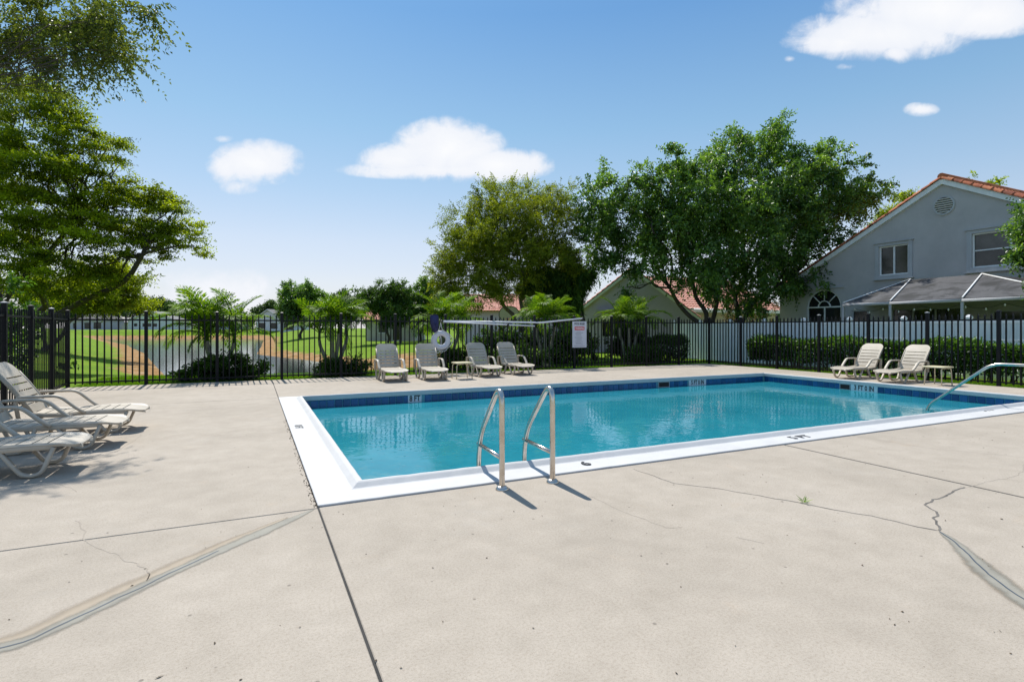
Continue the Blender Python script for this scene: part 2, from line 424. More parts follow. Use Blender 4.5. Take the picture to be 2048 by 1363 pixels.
MT = dict(
    deck=concrete_mat(), coping=coping_mat(), water=water_mat(), plaster=plaster_mat(), lake=lake_mat(), lawn=lawn_mat(),
    tile=tile_mat(), steel=steel_mat(), resin=resin_mat(),
    under=mat('bare subsoil', (.05, .045, .04), .95), joint=mat('joint filler', (.035, .033, .03), .9, .3),
    marker=mat('white marker tile', (.66, .70, .72), .3, .08, 20), ink=mat('black lettering', (.012, .012, .014), .5),
    fadedink=mat('worn black lettering', (.06, .06, .065), .6, .6, 60),
    opening_shade=mat('painted opening shade', (.02, .014, .012), .8, .5, 14), alu=mat('black coated aluminium', (.007, .007, .009), .5, .3, 8, spec=.22),  # skimmer and vent openings: their shade is put into the dark colour
    vinyl=mat('white vinyl', (.86, .85, .85), .45, .05, 3), house=stucco('grey stucco', (.47, .445, .44), (.22, .22, .22), .35),
    house2=stucco('pale grey stucco', (.53, .475, .60), (.3, .3, .3), .2), cream=stucco('cream stucco', (.55, .51, .44)), white_wall=stucco('white house wall', (.78, .75, .80), amt=.25),
    trim=mat('white painted trim', (.78, .78, .78), .55, .08), gtrim=stucco('grey stucco trim', (.45, .45, .465), amt=.15),
    roof=roof_mat('terracotta tile', (.20, .055, .025), (.42, .115, .045), (.55, .20, .09)),
    roof2=roof_mat('pale pinkish terracotta tile', (.34, .12, .08), (.55, .22, .15), (.66, .36, .27)),  # paler, pinker tile tones than the other roof
    shingle=mat('grey shingles', (.17, .165, .16), .85, .2, 3), darkshingle=mat('dark shingles', (.07, .065, .065), .85, .2, 3),
    glass=glass_dark('dark window glass'), blind=glass_dark('window with drawn blind', (.085, .08, .07), .10), blind2=glass_dark('window lower pane', (.045, .042, .038), .08),
    sroof=screen_roof_mat(), yresin=mat('yellowed table resin', (.60, .53, .33), .5, .12, 8), tleg=mat('cream table legs', (.56, .50, .36), .4, .15, 20),
    ring=mat('ring buoy foam', (.62, .62, .68), .5, .05, 8), rope=mat('white rope', (.62, .62, .60), .8, .2, 80),
    pole=mat('white fibreglass pole', (.68, .68, .72), .4, .05), navy=mat('navy net cloth', (.020, .022, .085), .7, .3, 12), blackp=mat('black plastic', (.012, .012, .012), .4),
    sign=mat('sign board', (.58, .58, .64), .4, .05), red=mat('red print', (.62, .03, .05), .5), greyink=mat('grey print', (.26, .26, .29), .6), wht=mat('white print', (.8, .8, .8), .5),
    bark=mat('grey brown bark', (.13, .105, .085), .95, .35, 7, .8, 14), barkd=mat('dark bark', (.055, .045, .036), .95, .35, 7, .8, 14),
    palmtrunk=mat('ringed palm trunk', (.27, .25, .20), .9, .3, 14, .5, 30), hoopb=mat('weathered backboard', (.50, .45, .40), .6, .1),
    wood=mat('dark wood rail', (.09, .07, .055), .8, .3), blade=mat('concrete step', (.50, .72, .76), .8),
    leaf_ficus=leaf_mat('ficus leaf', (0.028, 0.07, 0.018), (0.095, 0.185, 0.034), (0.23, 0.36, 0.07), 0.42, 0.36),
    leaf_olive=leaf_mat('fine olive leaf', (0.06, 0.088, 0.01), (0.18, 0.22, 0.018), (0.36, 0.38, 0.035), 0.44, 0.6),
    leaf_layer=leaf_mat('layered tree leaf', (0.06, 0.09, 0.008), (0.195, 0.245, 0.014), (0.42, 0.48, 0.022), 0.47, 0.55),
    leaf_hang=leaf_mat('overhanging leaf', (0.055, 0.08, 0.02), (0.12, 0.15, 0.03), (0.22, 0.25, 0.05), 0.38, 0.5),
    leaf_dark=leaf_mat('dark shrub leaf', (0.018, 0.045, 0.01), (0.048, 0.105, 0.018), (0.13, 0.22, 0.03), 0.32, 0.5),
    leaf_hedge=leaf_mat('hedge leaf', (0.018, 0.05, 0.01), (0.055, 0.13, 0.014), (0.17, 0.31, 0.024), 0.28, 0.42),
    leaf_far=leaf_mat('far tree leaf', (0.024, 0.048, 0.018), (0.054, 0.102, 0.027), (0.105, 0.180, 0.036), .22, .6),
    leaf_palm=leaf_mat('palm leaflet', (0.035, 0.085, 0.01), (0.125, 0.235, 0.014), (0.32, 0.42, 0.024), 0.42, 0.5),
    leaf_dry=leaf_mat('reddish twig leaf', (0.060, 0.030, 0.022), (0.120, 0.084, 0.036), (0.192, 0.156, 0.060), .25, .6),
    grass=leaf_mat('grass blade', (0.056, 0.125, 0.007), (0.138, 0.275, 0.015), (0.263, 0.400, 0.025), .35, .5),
)
MT['stain'] = band_mat('grey green crack filler stain', (.235, .218, .180), (.30, .278, .228), .30, 1.0, 9, .8, .9)
MT['stain2'] = band_mat('brown damp stain', (.33, .262, .186), (.39, .32, .24), .10, 1.0, 5, .8, .8)
MT['crack'] = band_mat('open crack', (.075, .07, .065), (.20, .18, .155), .40, 1.05, 16, .9, 1.0)
MT['seal'] = band_mat('blue grey sealant line', (.030, .045, .065), (.07, .09, .115), .8, 1.0, 9, .6, .3)
MT['hair'] = band_mat('hairline crack', (.33, .285, .235), (.39, .335, .275), .20, .95, 11, .9, 1.4)

# ------------------------------------------------------------------ ground, lake
PX0, PX1, PY0, PY1 = .445, 13.87, 4.365, 11.53        # pool coping, outer edge
DX0, DX1, DY0, DY1 = -9.0, 15.75, -9.0, 15.62         # deck
LAKE = [(-4.4, 36), (-1.5, 29.5), (1.3, 27.5), (5, 29), (6.3, 35), (4.1, 48), (.2, 61), (.6, 76), (1.5, 100), (3, 130), (1, 158), (-36, 168), (-32, 150), (-18.2, 103), (-10.6, 70), (-6.6, 48)]

def lake_sd(x, y):
    """signed distance to the lake outline, negative inside (numpy)"""
    d = np.full(x.shape, 1e9); ins = np.zeros(x.shape, bool)
    n = len(LAKE)
    for i in range(n):
        ax, ay = LAKE[i]; bx, by = LAKE[(i + 1) % n]
        ex, ey = bx - ax, by - ay; wx, wy = x - ax, y - ay
        t = np.clip((wx * ex + wy * ey) / (ex * ex + ey * ey), 0, 1)
        d = np.minimum(d, np.hypot(wx - ex * t, wy - ey * t))
        c = ((ay > y) != (by > y)) & (x < (bx - ax) * (y - ay) / (by - ay + 1e-12) + ax)
        ins ^= c
    return np.where(ins, -d, d)

def ground_z(x, y):
    x = np.asarray(x, float); y = np.asarray(y, float)
    s = lake_sd(x, y)
    t = np.clip((s + 4.2) / 14, 0, 1); t = t * t * (3 - 2 * t)
    far = np.clip((y - 80) / 70, 0, 1); far = far * far * (3 - 2 * far)
    top = -.10 + far * 1.0
    return -1.65 + (top + 1.65) * t + np.where(s > 0, 0.03 * np.sin(x * .7) * np.cos(y * .5) * np.clip(s / 5, 0, 1), 0)

def gz(x, y): return float(ground_z(np.array([x]), np.array([y]))[0])

def make_ground():
    xs = np.concatenate([np.linspace(-1500, -80, 14)[:-1], np.arange(-80, -12, 2.0), np.arange(-12, 30, .75), np.arange(30, 90, 2.5), np.linspace(90, 1500, 14)])
    ys = np.concatenate([np.linspace(-600, -20, 8)[:-1], np.arange(-20, 10, 3.0), np.arange(10, 50, .75), np.arange(50, 190, 2.5), np.linspace(190, 2000, 14)])
    # keep the deck outline on grid lines so that the ground stops at the slab edge
    for v, arr in ((-3.95, 'x'), (DX1 - .05, 'x'), (DY1 - .05, 'y')):
        if arr == 'x': xs = np.sort(np.append(xs, v))
        else: ys = np.sort(np.append(ys, v))
    X, Y = np.meshgrid(xs, ys, indexing='ij'); Z = ground_z(X, Y); S = lake_sd(X, Y)
    nx, ny = X.shape; V = np.stack([X, Y, Z], -1).reshape(-1, 3)
    F = []
    for i in range(nx - 1):
        for j in range(ny - 1):
            cx, cy = (xs[i] + xs[i + 1]) / 2, (ys[j] + ys[j + 1]) / 2
            if -3.95 < cx < DX1 - .05 and cy < DY1 - .05 and cy > -20: continue
            F.append((i * ny + j, (i + 1) * ny + j, (i + 1) * ny + j + 1, i * ny + j + 1))
    me = bpy.data.meshes.new('ground'); me.from_pydata(V.tolist(), [], F)
    a = me.attributes.new('shore', 'FLOAT', 'POINT')
    sh = 1 - np.clip(S / 4.4, 0, 1)
    # dry patch on the bank right of the water
    P = np.exp(-(((X - 7.5) / 5.5) ** 2 + ((Y - 35) / 9) ** 2)); sh = np.maximum(sh, .9 * P)
    a.data.foreach_set('value', sh.reshape(-1).astype(np.float32))
    me.polygons.foreach_set('use_smooth', [True] * len(F)); me.materials.append(MT['lawn'])
    tag(link_mesh('ground', me), 'green lawn sloping to a dry brown lake bank', None, kind='structure')
    mb = MB(); mb.add([(-45, 22, -1.3), (15, 22, -1.3), (15, 172, -1.3), (-45, 172, -1.3)], [(0, 1, 2, 3)])
    tag(mb.build('lake', MT['lake']), 'pale rippled lake beyond the fence', None, kind='structure')
make_ground()

# ------------------------------------------------------------------ pool deck
def make_deck():
    deck = empty('pool_deck', kind='structure', label='beige concrete pool deck of large cast slabs')
    g = .0065
    sub = MB()
    # filler bed seen in the joints
    for a, b in (((DX0, DY0, -.12), (PX0 - .004, DY1 - .06, -.005)), ((PX0 - .004, DY0, -.12), (DX1 - .06, PY0 - .004, -.005)),
                 ((PX0 - .004, PY1 + .004, -.12), (DX1 - .06, DY1 - .06, -.005)), ((PX1 + .004, PY0 - .004, -.12), (DX1 - .06, PY1 + .004, -.005))):
        sub.box2(a, b)
    sub.build('joint_filler', MT['joint'], deck)
    slabs = [(DX0, PX0, DY0, PY0 - .03), (DX0, PX0, PY0 - .03, PY1), (DX0, PX0, PY1, DY1),
             (PX0, 5.588, DY0, PY0 - .012), (5.612, 10.8, DY0, PY0 - .012), (10.8, DX1, DY0, PY0 - .012),
             (PX0, 5.0, PY1 + .012, DY1), (5.0, 9.6, PY1 + .012, DY1), (9.6, DX1, PY1 + .012, DY1),
             (PX1 + .012, DX1, PY0 - .012, PY1 + .012)]
    for (x0, x1, y0, y1) in slabs:
        mb = MB(); h = .004; e = g
        # top with eased edges
        v = []
        for ins, z in ((0, -.1), (0, -h), (h, 0)):
            v += [(x0 + e + ins, y0 + e + ins, z), (x1 - e - ins, y0 + e + ins, z), (x1 - e - ins, y1 - e - ins, z), (x0 + e + ins, y1 - e - ins, z)]
        f = [(8, 9, 10, 11)]
        for k in (0, 4):
            f += [(k + i, k + (i + 1) % 4, k + 4 + (i + 1) % 4, k + 4 + i) for i in range(4)]
        mb.add(v, f); mb.build('slab', MT['deck'], deck)
    return deck
deck = make_deck()

def ribbon(name, pts, widths, m, z, parent, jit=0.0, step=.05):
    """flat strip along pts; edge = 0 in the middle, 1 at both borders"""
    P = [Vector((p[0], p[1], 0)) for p in pts]
    L = [0]
    for a, b in zip(P, P[1:]): L.append(L[-1] + (b - a).length)
    n = max(2, int(L[-1] / step)); C = []; W = []
    for i in range(n + 1):
        s = L[-1] * i / n; k = min(max(j for j in range(len(L)) if L[j] <= s + 1e-9), len(P) - 2)
        t = (s - L[k]) / max(1e-6, L[k + 1] - L[k])
        C.append(P[k].lerp(P[k + 1], t)); W.append(widths[k] + (widths[k + 1] - widths[k]) * t)
    if jit:
        off = [random.gauss(0, jit) for _ in C]
        off = [(off[max(i - 1, 0)] + off[i] + off[min(i + 1, len(off) - 1)]) / 2 for i in range(len(off))]
    V, F, E = [], [], []
    for i, c in enumerate(C):
        t = (C[min(i + 1, n)] - C[max(i - 1, 0)]).normalized(); s = Vector((-t.y, t.x, 0))
        o = s * off[i] if jit else Vector()
        for u in (-1, -.5, 0, .5, 1):
            p = c + o + s * (u * W[i] / 2); V.append((p.x, p.y, z)); E.append(abs(u) if 0 < i < n else 1.0)
    for i in range(n):
        for k in range(4): F.append((i * 5 + k, i * 5 + k + 1, (i + 1) * 5 + k + 1, (i + 1) * 5 + k))
    me = bpy.data.meshes.new(name); me.from_pydata(V, [], F); me.materials.append(m)
    me.attributes.new('edge', 'FLOAT', 'POINT').data.foreach_set('value', E)
    return link_mesh(name, me, parent)

def G(px, py):
    """deck point under a picture position"""
    p = at(px, py, CAM_H * 1085 / (py - 656)); return (p.x, p.y)

def make_cracks():
    main = [G(-60, 1312), G(60, 1280), G(200, 1213), G(340, 1146), G(440, 1101), G(520, 1066), G(590, 1035), G(632, 1016)]
    ribbon('brown_stain', [(x - .035, y + .05) for x, y in main[:-1]], [.17, .19, .20, .18, .15, .11, .03], MT['stain2'], .0012, deck, 0)
    ribbon('filler_stain', main, [.13, .13, .13, .12, .12, .15, .10, .02], MT['stain'], .0022, deck, 0)
    ribbon('sealed_crack', main[:-3], [.011] * 5, MT['seal'], .0034, deck, .004, .04)
    right = [G(1880, 1062), G(1920, 1092), G(1960, 1132), G(2000, 1165), G(2048, 1200), G(2110, 1240)]
    ribbon('filler_stain', right, [.04, .11, .17, .17, .16, .16], MT['stain'], .0022, deck)
    ribbon('brown_stain', right[1:], [.05, .19, .21, .19, .18], MT['stain2'], .0012, deck)
    ribbon('sealed_crack', right, [.010] * 6, MT['seal'], .0034, deck, .006, .04)
    ribbon('open_crack', [G(1880, 1062), G(1868, 1040), G(1872, 1022), G(1852, 1010), G(1870, 998), G(1900, 988), G(1915, 978), G(1932, 974)], [.02] * 8, MT['crack'], .0012, deck, .008, .03)
    ribbon('open_crack', [G(1265, 937), G(1310, 952), G(1345, 966), G(1430, 976), G(1520, 991), G(1590, 1003), G(1650, 1016), G(1740, 1030), G(1800, 1045), G(1880, 1062)], [.008, .014, .012, .016, .014, .022, .018, .016, .020, .022], MT['crack'], .0012, deck, .007, .04)
    for pts in ([G(1180, 990), G(1240, 1022), G(1280, 1035), G(1335, 1054), G(1370, 1056)], [G(1470, 1072), G(1500, 1080), G(1530, 1088)],
                [G(1935, 974), G(1990, 960), G(2040, 950), G(2060, 905)], [G(1700, 870), G(1850, 895), G(2048, 914)],
                [G(300, 1160), G(292, 1135), G(250, 1117), G(215, 1103), G(165, 1080), G(170, 1062), G(150, 1040)],
                [G(40, 965), G(90, 962), G(140, 975), G(150, 985)], [G(230, 905), G(280, 872), G(282, 862)], [G(150, 930), G(215, 900), G(240, 885)], [G(260, 835), G(300, 822), G(305, 812)]):
        ribbon('hairline_crack', pts, [.009] * len(pts), MT['hair'], .0012, deck, .008, .03)
make_cracks()

def make_litter():
    """tiny leaf scraps and grit lying on the concrete"""
    V, F = [], []
    for _ in range(380):
        x = random.uniform(-4, 10); y = random.uniform(.6, 4.2) if random.random() < .6 else random.uniform(.6, 15)
        if PX0 - .1 < x < PX1 + .1 and PY0 - .1 < y < PY1 + .1: continue
        l = random.uniform(.003, .009) * (1 if random.random() < .9 else 2); w = l * random.uniform(.25, .7); a = random.uniform(0, 2 * pi)
        c, s = cos(a), sin(a); b = len(V); h = random.uniform(.002, .007)
        for (u, v, z) in ((-1, 0, .002), (0, -1, .002), (1, 0, .003), (0, 1, h), (0, 0, h)):
            V.append((x + u * l * c - v * w * s, y + u * l * s + v * w * c, z))
        F += [(b, b + 1, b + 4), (b + 1, b + 2, b + 4), (b + 2, b + 3, b + 4), (b + 3, b, b + 4)]
    # dirt and leaf crumbs in the gap along the left coping edge
    for _ in range(420):
        y = PY0 + random.random() ** 1.3 * 4.4; x = PX0 + .004 - random.random() ** 3 * .05; l = random.uniform(.004, .011); b = len(V)
        a = random.uniform(0, 2 * pi); c, s = cos(a), sin(a); w = l * .5; h = random.uniform(.003, .010)
        for (u, v, z) in ((-1, 0, .002), (0, -1, .002), (1, 0, .003), (0, 1, .002), (0, 0, h)):
            V.append((x + u * l * c - v * w * s, y + u * l * s + v * w * c, z))
        F += [(b, b + 1, b + 4), (b + 1, b + 2, b + 4), (b + 2, b + 3, b + 4), (b + 3, b, b + 4)]
    me = bpy.data.meshes.new('litter'); me.from_pydata(V, [], F); me.materials.append(mat('leaf litter', (.10, .07, .04), .9, .6, 3, c2=(.03, .022, .016)))
    tag(link_mesh('leaf_litter', me), 'dark leaf scraps scattered over the concrete deck', None, kind='stuff')
make_litter()

def text_mesh(body, size, m, parent, loc, rot, ex=.0008, sx=1.0, name='lettering', off=.018):
    cu = bpy.data.curves.new('letters', 'FONT'); cu.body = body; cu.size = size; cu.align_x = 'CENTER'; cu.align_y = 'CENTER'
    cu.extrude = ex; cu.offset = size * off; cu.resolution_u = 3
    t = bpy.data.objects.new('letters', cu); col.objects.link(t); dg = bpy.context.evaluated_depsgraph_get()
    me = bpy.data.meshes.new_from_object(t.evaluated_get(dg)); me.materials.clear(); me.materials.append(m); me.name = name
    bpy.data.objects.remove(t); o = link_mesh(name, me, parent, loc, rot); o.scale = (sx, 1, 1); return o

# ------------------------------------------------------------------ swimming pool
WATER_Z = -.185
def make_pool():
    pool = empty('swimming_pool', (PX0, PY0, 0), label='rectangular swimming pool with white coping and blue tile band', cat='swimming pool')
    ox, oy = PX0, PY0
    L, Wd = PX1 - PX0, PY1 - PY0
    def rect(i, z): return [(i, i, z), (L - i, i, z), (L - i, Wd - i, z), (i, Wd - i, z)]
    prof = [(0, -.10), (0, .008), (.006, .013), (.290, .015), (.305, .020), (.350, .052), (.368, .060), (.388, .061), (.402, .054), (.410, .040), (.410, -.030), (.404, -.040), (.380, -.040)]
    # coping: finely divided along its length, a little uneven like painted concrete
    def side_pts(i, z, n):
        r = rect(i, z); out = []
        for a, b, k in ((r[0], r[1], n), (r[1], r[2], n // 2), (r[2], r[3], n), (r[3], r[0], n // 2)):
            for j in range(k):
                t = j / k; out.append((a[0] + (b[0] - a[0]) * t, a[1] + (b[1] - a[1]) * t, z))
        return out
    n = 120; mb = MB(); rings = []
    tot = n * 2 + (n // 2) * 2
    wob = [random.gauss(0, .0011) for _ in range(tot)]
    for pi_, (i, z) in enumerate(prof):
        ring = side_pts(i, z, n)
        if 0 < pi_ < len(prof) - 2:
            ring = [(x, y, zz + wob[k] * (.6 if pi_ < 4 else 1)) for k, (x, y, zz) in enumerate(ring)]
        rings += ring
    f = [(a * tot + k, a * tot + (k + 1) % tot, (a + 1) * tot + (k + 1) % tot, (a + 1) * tot + k) for a in range(len(prof) - 1) for k in range(tot)]
    mb.add(rings, f, False); mb.build('coping', MT['coping'], pool)
    # basin: deep at the left, shallow at the right
    i = .388; x0, x1, y0, y1 = i, L - i, i, Wd - i
    zs = [(x0 + (x1 - x0) * k / 24, -1.45 + .38 * cos(pi * 1) * cos(pi * k / 24)) for k in range(25)]
    mb = MB(); top = -.04
    for (xa, za), (xb, zb) in zip(zs, zs[1:]):
        mb.add([(xa, y0, za), (xb, y0, zb), (xb, y1, zb), (xa, y1, za)], [(0, 1, 2, 3)])
        mb.add([(xa, y0, za), (xb, y0, zb), (xb, y0, top), (xa, y0, top)], [(0, 3, 2, 1)])
        mb.add([(xa, y1, za), (xb, y1, zb), (xb, y1, top), (xa, y1, top)], [(0, 1, 2, 3)])
    mb.add([(x0, y0, zs[0][1]), (x0, y1, zs[0][1]), (x0, y1, top), (x0, y0, top)], [(0, 1, 2, 3)])
    mb.add([(x1, y0, zs[-1][1]), (x1, y1, zs[-1][1]), (x1, y1, top), (x1, y0, top)], [(0, 3, 2, 1)])
    mb.build('basin', MT['plaster'], pool, recalc=False)
    # tile band
    tb = MB(); s = .141; th = .012
    e = .006
    tb.add([(-s / 2, 0, -s / 2), (s / 2, 0, -s / 2), (s / 2, 0, s / 2), (-s / 2, 0, s / 2), (-s / 2 + e, -th, -s / 2 + e), (s / 2 - e, -th, -s / 2 + e), (s / 2 - e, -th, s / 2 - e), (-s / 2 + e, -th, s / 2 - e)],
           [(4, 5, 6, 7), (0, 1, 5, 4), (1, 2, 6, 5), (2, 3, 7, 6), (3, 0, 4, 7)])
    tile0 = tb.build('tile', MT['tile'], pool); me = tile0.data; used = [False]
    zc = -.041 - .15 / 2
    def place(x, y, rz):
        if not used[0]: o = tile0; used[0] = True
        else: o = link_mesh('tile', me, pool)
        o.location = (x, y, zc); o.rotation_euler = (R(random.uniform(-.5, .5)), 0, rz)
    pitch = .1515
    def run(a, b, skip):
        k = a
        while k + pitch / 2 < b:
            c = k + pitch / 2
            if not any(u - .02 < c < v + .02 for u, v in skip): yield c
            k += pitch
    # openings for markers and skimmers (picked off the far and right walls)
    def fx(px, Y=PY1 - .4):       # x on the far wall seen at picture column px
        t = (px - 1024) / 1085; return (Y * (sin(YAW) + t * cos(YAW))) / (cos(YAW) - t * sin(YAW)) - ox
    def ry(px, X=PX1 - .4):       # y on the right wall
        t = (px - 1024) / 1085; return (X * (cos(YAW) - t * sin(YAW))) / (sin(YAW) + t * cos(YAW)) - oy
    far = [(fx(816), fx(843), 'm', '8 FT'), (fx(1318), fx(1338), 's', ''), (fx(1378), fx(1412), 'm', '5 FT 0 IN')]
    rgt = [(ry(1755), ry(1702), 'm', '3 FT 0 IN'), (ry(1700), ry(1680), 's', '')]
    for c in run(x0 + .01, x1, [(a, b) for a, b, _, _ in far]): place(c, y1, 0)
    for c in run(y0 + .01, y1, [(a, b) for a, b, _, _ in rgt]): place(x1, c, -pi / 2)
    for c in run(x0 + .01, x1, []):
        place(c, y0, pi)
    for c in run(y0 + .01, y1, []): place(x0, c, pi / 2)
    text = text_mesh
    def marker(cx, cy, w, rz, body):
        mk = MB().box((0, -.007, 0), (w, .014, .152)).build('depth_marker', MT['marker'], pool, (cx, cy, zc), (0, 0, rz))
        text(body, .165, MT['ink'], mk, (0, -.0155, .004), (R(90), 0, 0), sx=min(1.0, w * .90 / (len(body) * .086)), off=.03)
    def skimmer(cx, cy, w, rz):
        sk = MB()
        sk.box((0, -.006, .068), (w, .016, .016)).box((0, -.006, -.068), (w, .016, .016)).box((-w / 2 + .008, -.006, 0), (.016, .016, .12)).box((w / 2 - .008, -.006, 0), (.016, .016, .12))
        o = sk.build('skimmer', MT['gtrim'], pool, (cx, cy, zc), (0, 0, rz))
        MB().box((0, -.006, 0), (w - .032, .006, .12)).build('throat_shade', MT['opening_shade'], o)  # flat plate, coloured dark for the shade inside the mouth
    for a, b, k, body in far:
        (marker((a + b) / 2, y1, b - a, 0, body) if k == 'm' else skimmer((a + b) / 2, y1, b - a + .04, 0))
    for a, b, k, body in rgt:
        (marker(x1, (a + b) / 2, b - a, -pi / 2, body) if k == 'm' else skimmer(x1, (a + b) / 2, b - a + .02, -pi / 2))
    # painted depth marks on the coping
    def cop(px, py, body, size, rz, m='fadedink'):
        x, y = G(px, py); o = text(body, size, MT[m], pool, (x - ox, y - oy, .0185), (0, 0, rz), .0006)
        o.name = 'painted_mark'
    cop(1171, 930, '6', .20, 0, 'ink'); cop(1600, 876, '5 FT', .18, 0); cop(1973, 822, '3 FT', .17, 0); cop(597, 855, '8 FT', .14, -pi / 2)
    # entry steps: rounded treads in the near right corner
    for k, (rr, z) in enumerate(((.62, -.36), (1.0, -.58), (1.38, -.80))):
        cx, cy = x1, y0; pts = []
        for j in range(25):
            a = pi / 2 + (pi / 2) * j / 24
            ca, sa = cos(a), sin(a); pr = 1 / ((abs(ca) ** 2.6 + abs(sa) ** 2.6) ** (1 / 2.6))
            pts.append((cx + rr * pr * ca * 1.25, cy + rr * pr * sa * .95))
        mbs = MB(); base = -1.1
        poly = [(cx, cy)] + pts; m_ = len(poly)
        mbs.add([(x, y, z) for x, y in poly] + [(x, y, base) for x, y in poly], [tuple(range(m_))] + [(q, (q + 1) % m_, m_ + (q + 1) % m_, m_ + q) for q in range(m_)])
        st = mbs.build('step', MT['plaster'], pool)
        ed = [(x, y, z + .006) for x, y in pts]
        MB().tube(ed, .022, 6).build('step_nosing', MT['tile'], st)
    # main drain on the floor and the return fitting
    MB().box((0, 0, 0), (.45, .45, .012)).build('main_drain', MT['marker'], pool, (2.6, 1.5, -1.77), (0, R(-2.0), 0))
    # water
    w = MB(); j = .386
    a, b, c, d_ = PX0 + j, PX1 - j, PY0 + j, PY1 - j
    w.box2((a, c, -2.6), (b, d_, WATER_Z))
    tag(w.build('pool_water', MT['water']), 'clear turquoise water filling the swimming pool', None, kind='structure')
make_pool()

# ------------------------------------------------------------------ ladder and handrail
def make_ladder():
    lad = empty('pool_ladder', (2.14, 4.17, 0), label='stainless steel pool ladder with two tall looped rails', cat='pool ladder')
    for x in (-.245, .245):
        # tight bend at the top, gentle bend near the water
        path = [Vector((x, 0, -.02))] + rounded([(x, 0, .0), (x, .0, .925), (x + .06, .665, .30), (x + .06, .690, -.95)], .25, 12)
        rail = MB().tube(path, .0245, 14).build('rail', MT['steel'], lad)
        MB().tube([(x, 0, .262), (x + .06, .683, .250)], .019, 10).build('cross_brace', MT['steel'], rail)
        MB().lathe([(.026, .032), (.036, .030), (.048, .018), (.056, .006), (.056, 0)], (x, 0, .001), 20).build('escutcheon', MT['steel'], rail)
    for z in (-.42, -.72):
        MB().box((.06, .66, z), (.49, .10, .03)).build('tread', MT['steel'], lad)
make_ladder()

def make_handrail():
    h = empty('handrail', (11.44, 3.9, 0), label='polished steel stair handrail rising out of the shallow end', cat='handrail')
    path = rounded([(0, 1.98, -.95), (0, 1.95, -.10), (.05, .98, .745), (.05, .15, .755), (.05, .0, .0)], .16, 8)
    r = MB().tube(path, .0245, 14).build('rail', MT['steel'], h)
    MB().lathe([(.026, .032), (.036, .030), (.048, .018), (.056, .006), (.056, 0)], (.05, 0, .001), 20).build('escutcheon', MT['steel'], r)
make_handrail()

# ------------------------------------------------------------------ black fences
PK, PO = .029, .070
pk_me = MB(); h = PK / 2
pk_me.add([(-h, -h, .05), (h, -h, .05), (h, h, .05), (-h, h, .05), (-h, -h, 1.66), (h, -h, 1.66), (h, h, 1.66), (-h, h, 1.66), (0, 0, 1.72)],
          [(0, 1, 5, 4), (1, 2, 6, 5), (2, 3, 7, 6), (3, 0, 4, 7), (4, 5, 8), (5, 6, 8), (6, 7, 8), (7, 4, 8), (3, 2, 1, 0)])
def mesh_only(mb, name, m):
    o = mb.build(name, m); me = o.data; bpy.data.objects.remove(o); return me
pk_mesh = mesh_only(pk_me, 'picket', MT['alu'])
po_mesh = mesh_only(MB().box2((-PO / 2, -PO / 2, -.05), (PO / 2, PO / 2, 1.755)), 'post', MT['alu'])
cap_mb = MB(); c_ = PO / 2 + .006
cap_mb.box2((-c_, -c_, 1.755), (c_, c_, 1.77)).add([(-c_, -c_, 1.77), (c_, -c_, 1.77), (c_, c_, 1.77), (-c_, c_, 1.77), (0, 0, 1.79)], [(0, 1, 4), (1, 2, 4), (2, 3, 4), (3, 0, 4)])
cap_mesh = mesh_only(cap_mb, 'post_cap', MT['alu'])
PALE = mat('faded post cap', (.32, .32, .33), .5)
cap_pale = cap_mesh.copy(); cap_pale.materials[0] = PALE

def iron_fence(a, b, bays, label, first_post=True, per=10, pale=False, slim=1.0):
    a, b = Vector(a), Vector(b); d = (b - a); L = d.length; ang = math.atan2(d.y, d.x)
    f = empty('metal_fence', (a.x, a.y, 0), ang, label=label, cat='fence', group='black metal fences round the pool deck')
    s = L / bays
    for i in range(bays + 1):
        if i == 0 and not first_post: continue
        p = link_mesh('post', po_mesh, f, (i * s, 0, 0)); link_mesh('post_cap', cap_pale if (pale and i % 2) else cap_mesh, p)
    for i in range(bays):
        for j in range(per):
            link_mesh('picket', pk_mesh, f, (i * s + (j + 1) * s / (per + 1), 0, 0), (random.gauss(0, .003), random.gauss(0, .003), random.gauss(0, .02))).scale = (slim, slim, 1)
        for z in (1.56, .10):
            MB().box((i * s + s / 2, 0, z), (s - PO, .034, .036)).build('rail', MT['alu'], f)
    return f
iron_fence((-3.86, 15.70), (15.84, 15.58), 13, 'long black metal picket fence along the far side of the deck')
iron_fence((15.84, 15.58), (15.80, 2.08), 9, 'black metal picket fence along the right side by the hedge', False, pale=True)
iron_fence((-3.86, 15.70), (-3.25, 6.7), 6, 'black metal picket fence on the left behind the near loungers', False, pale=True, slim=.62)

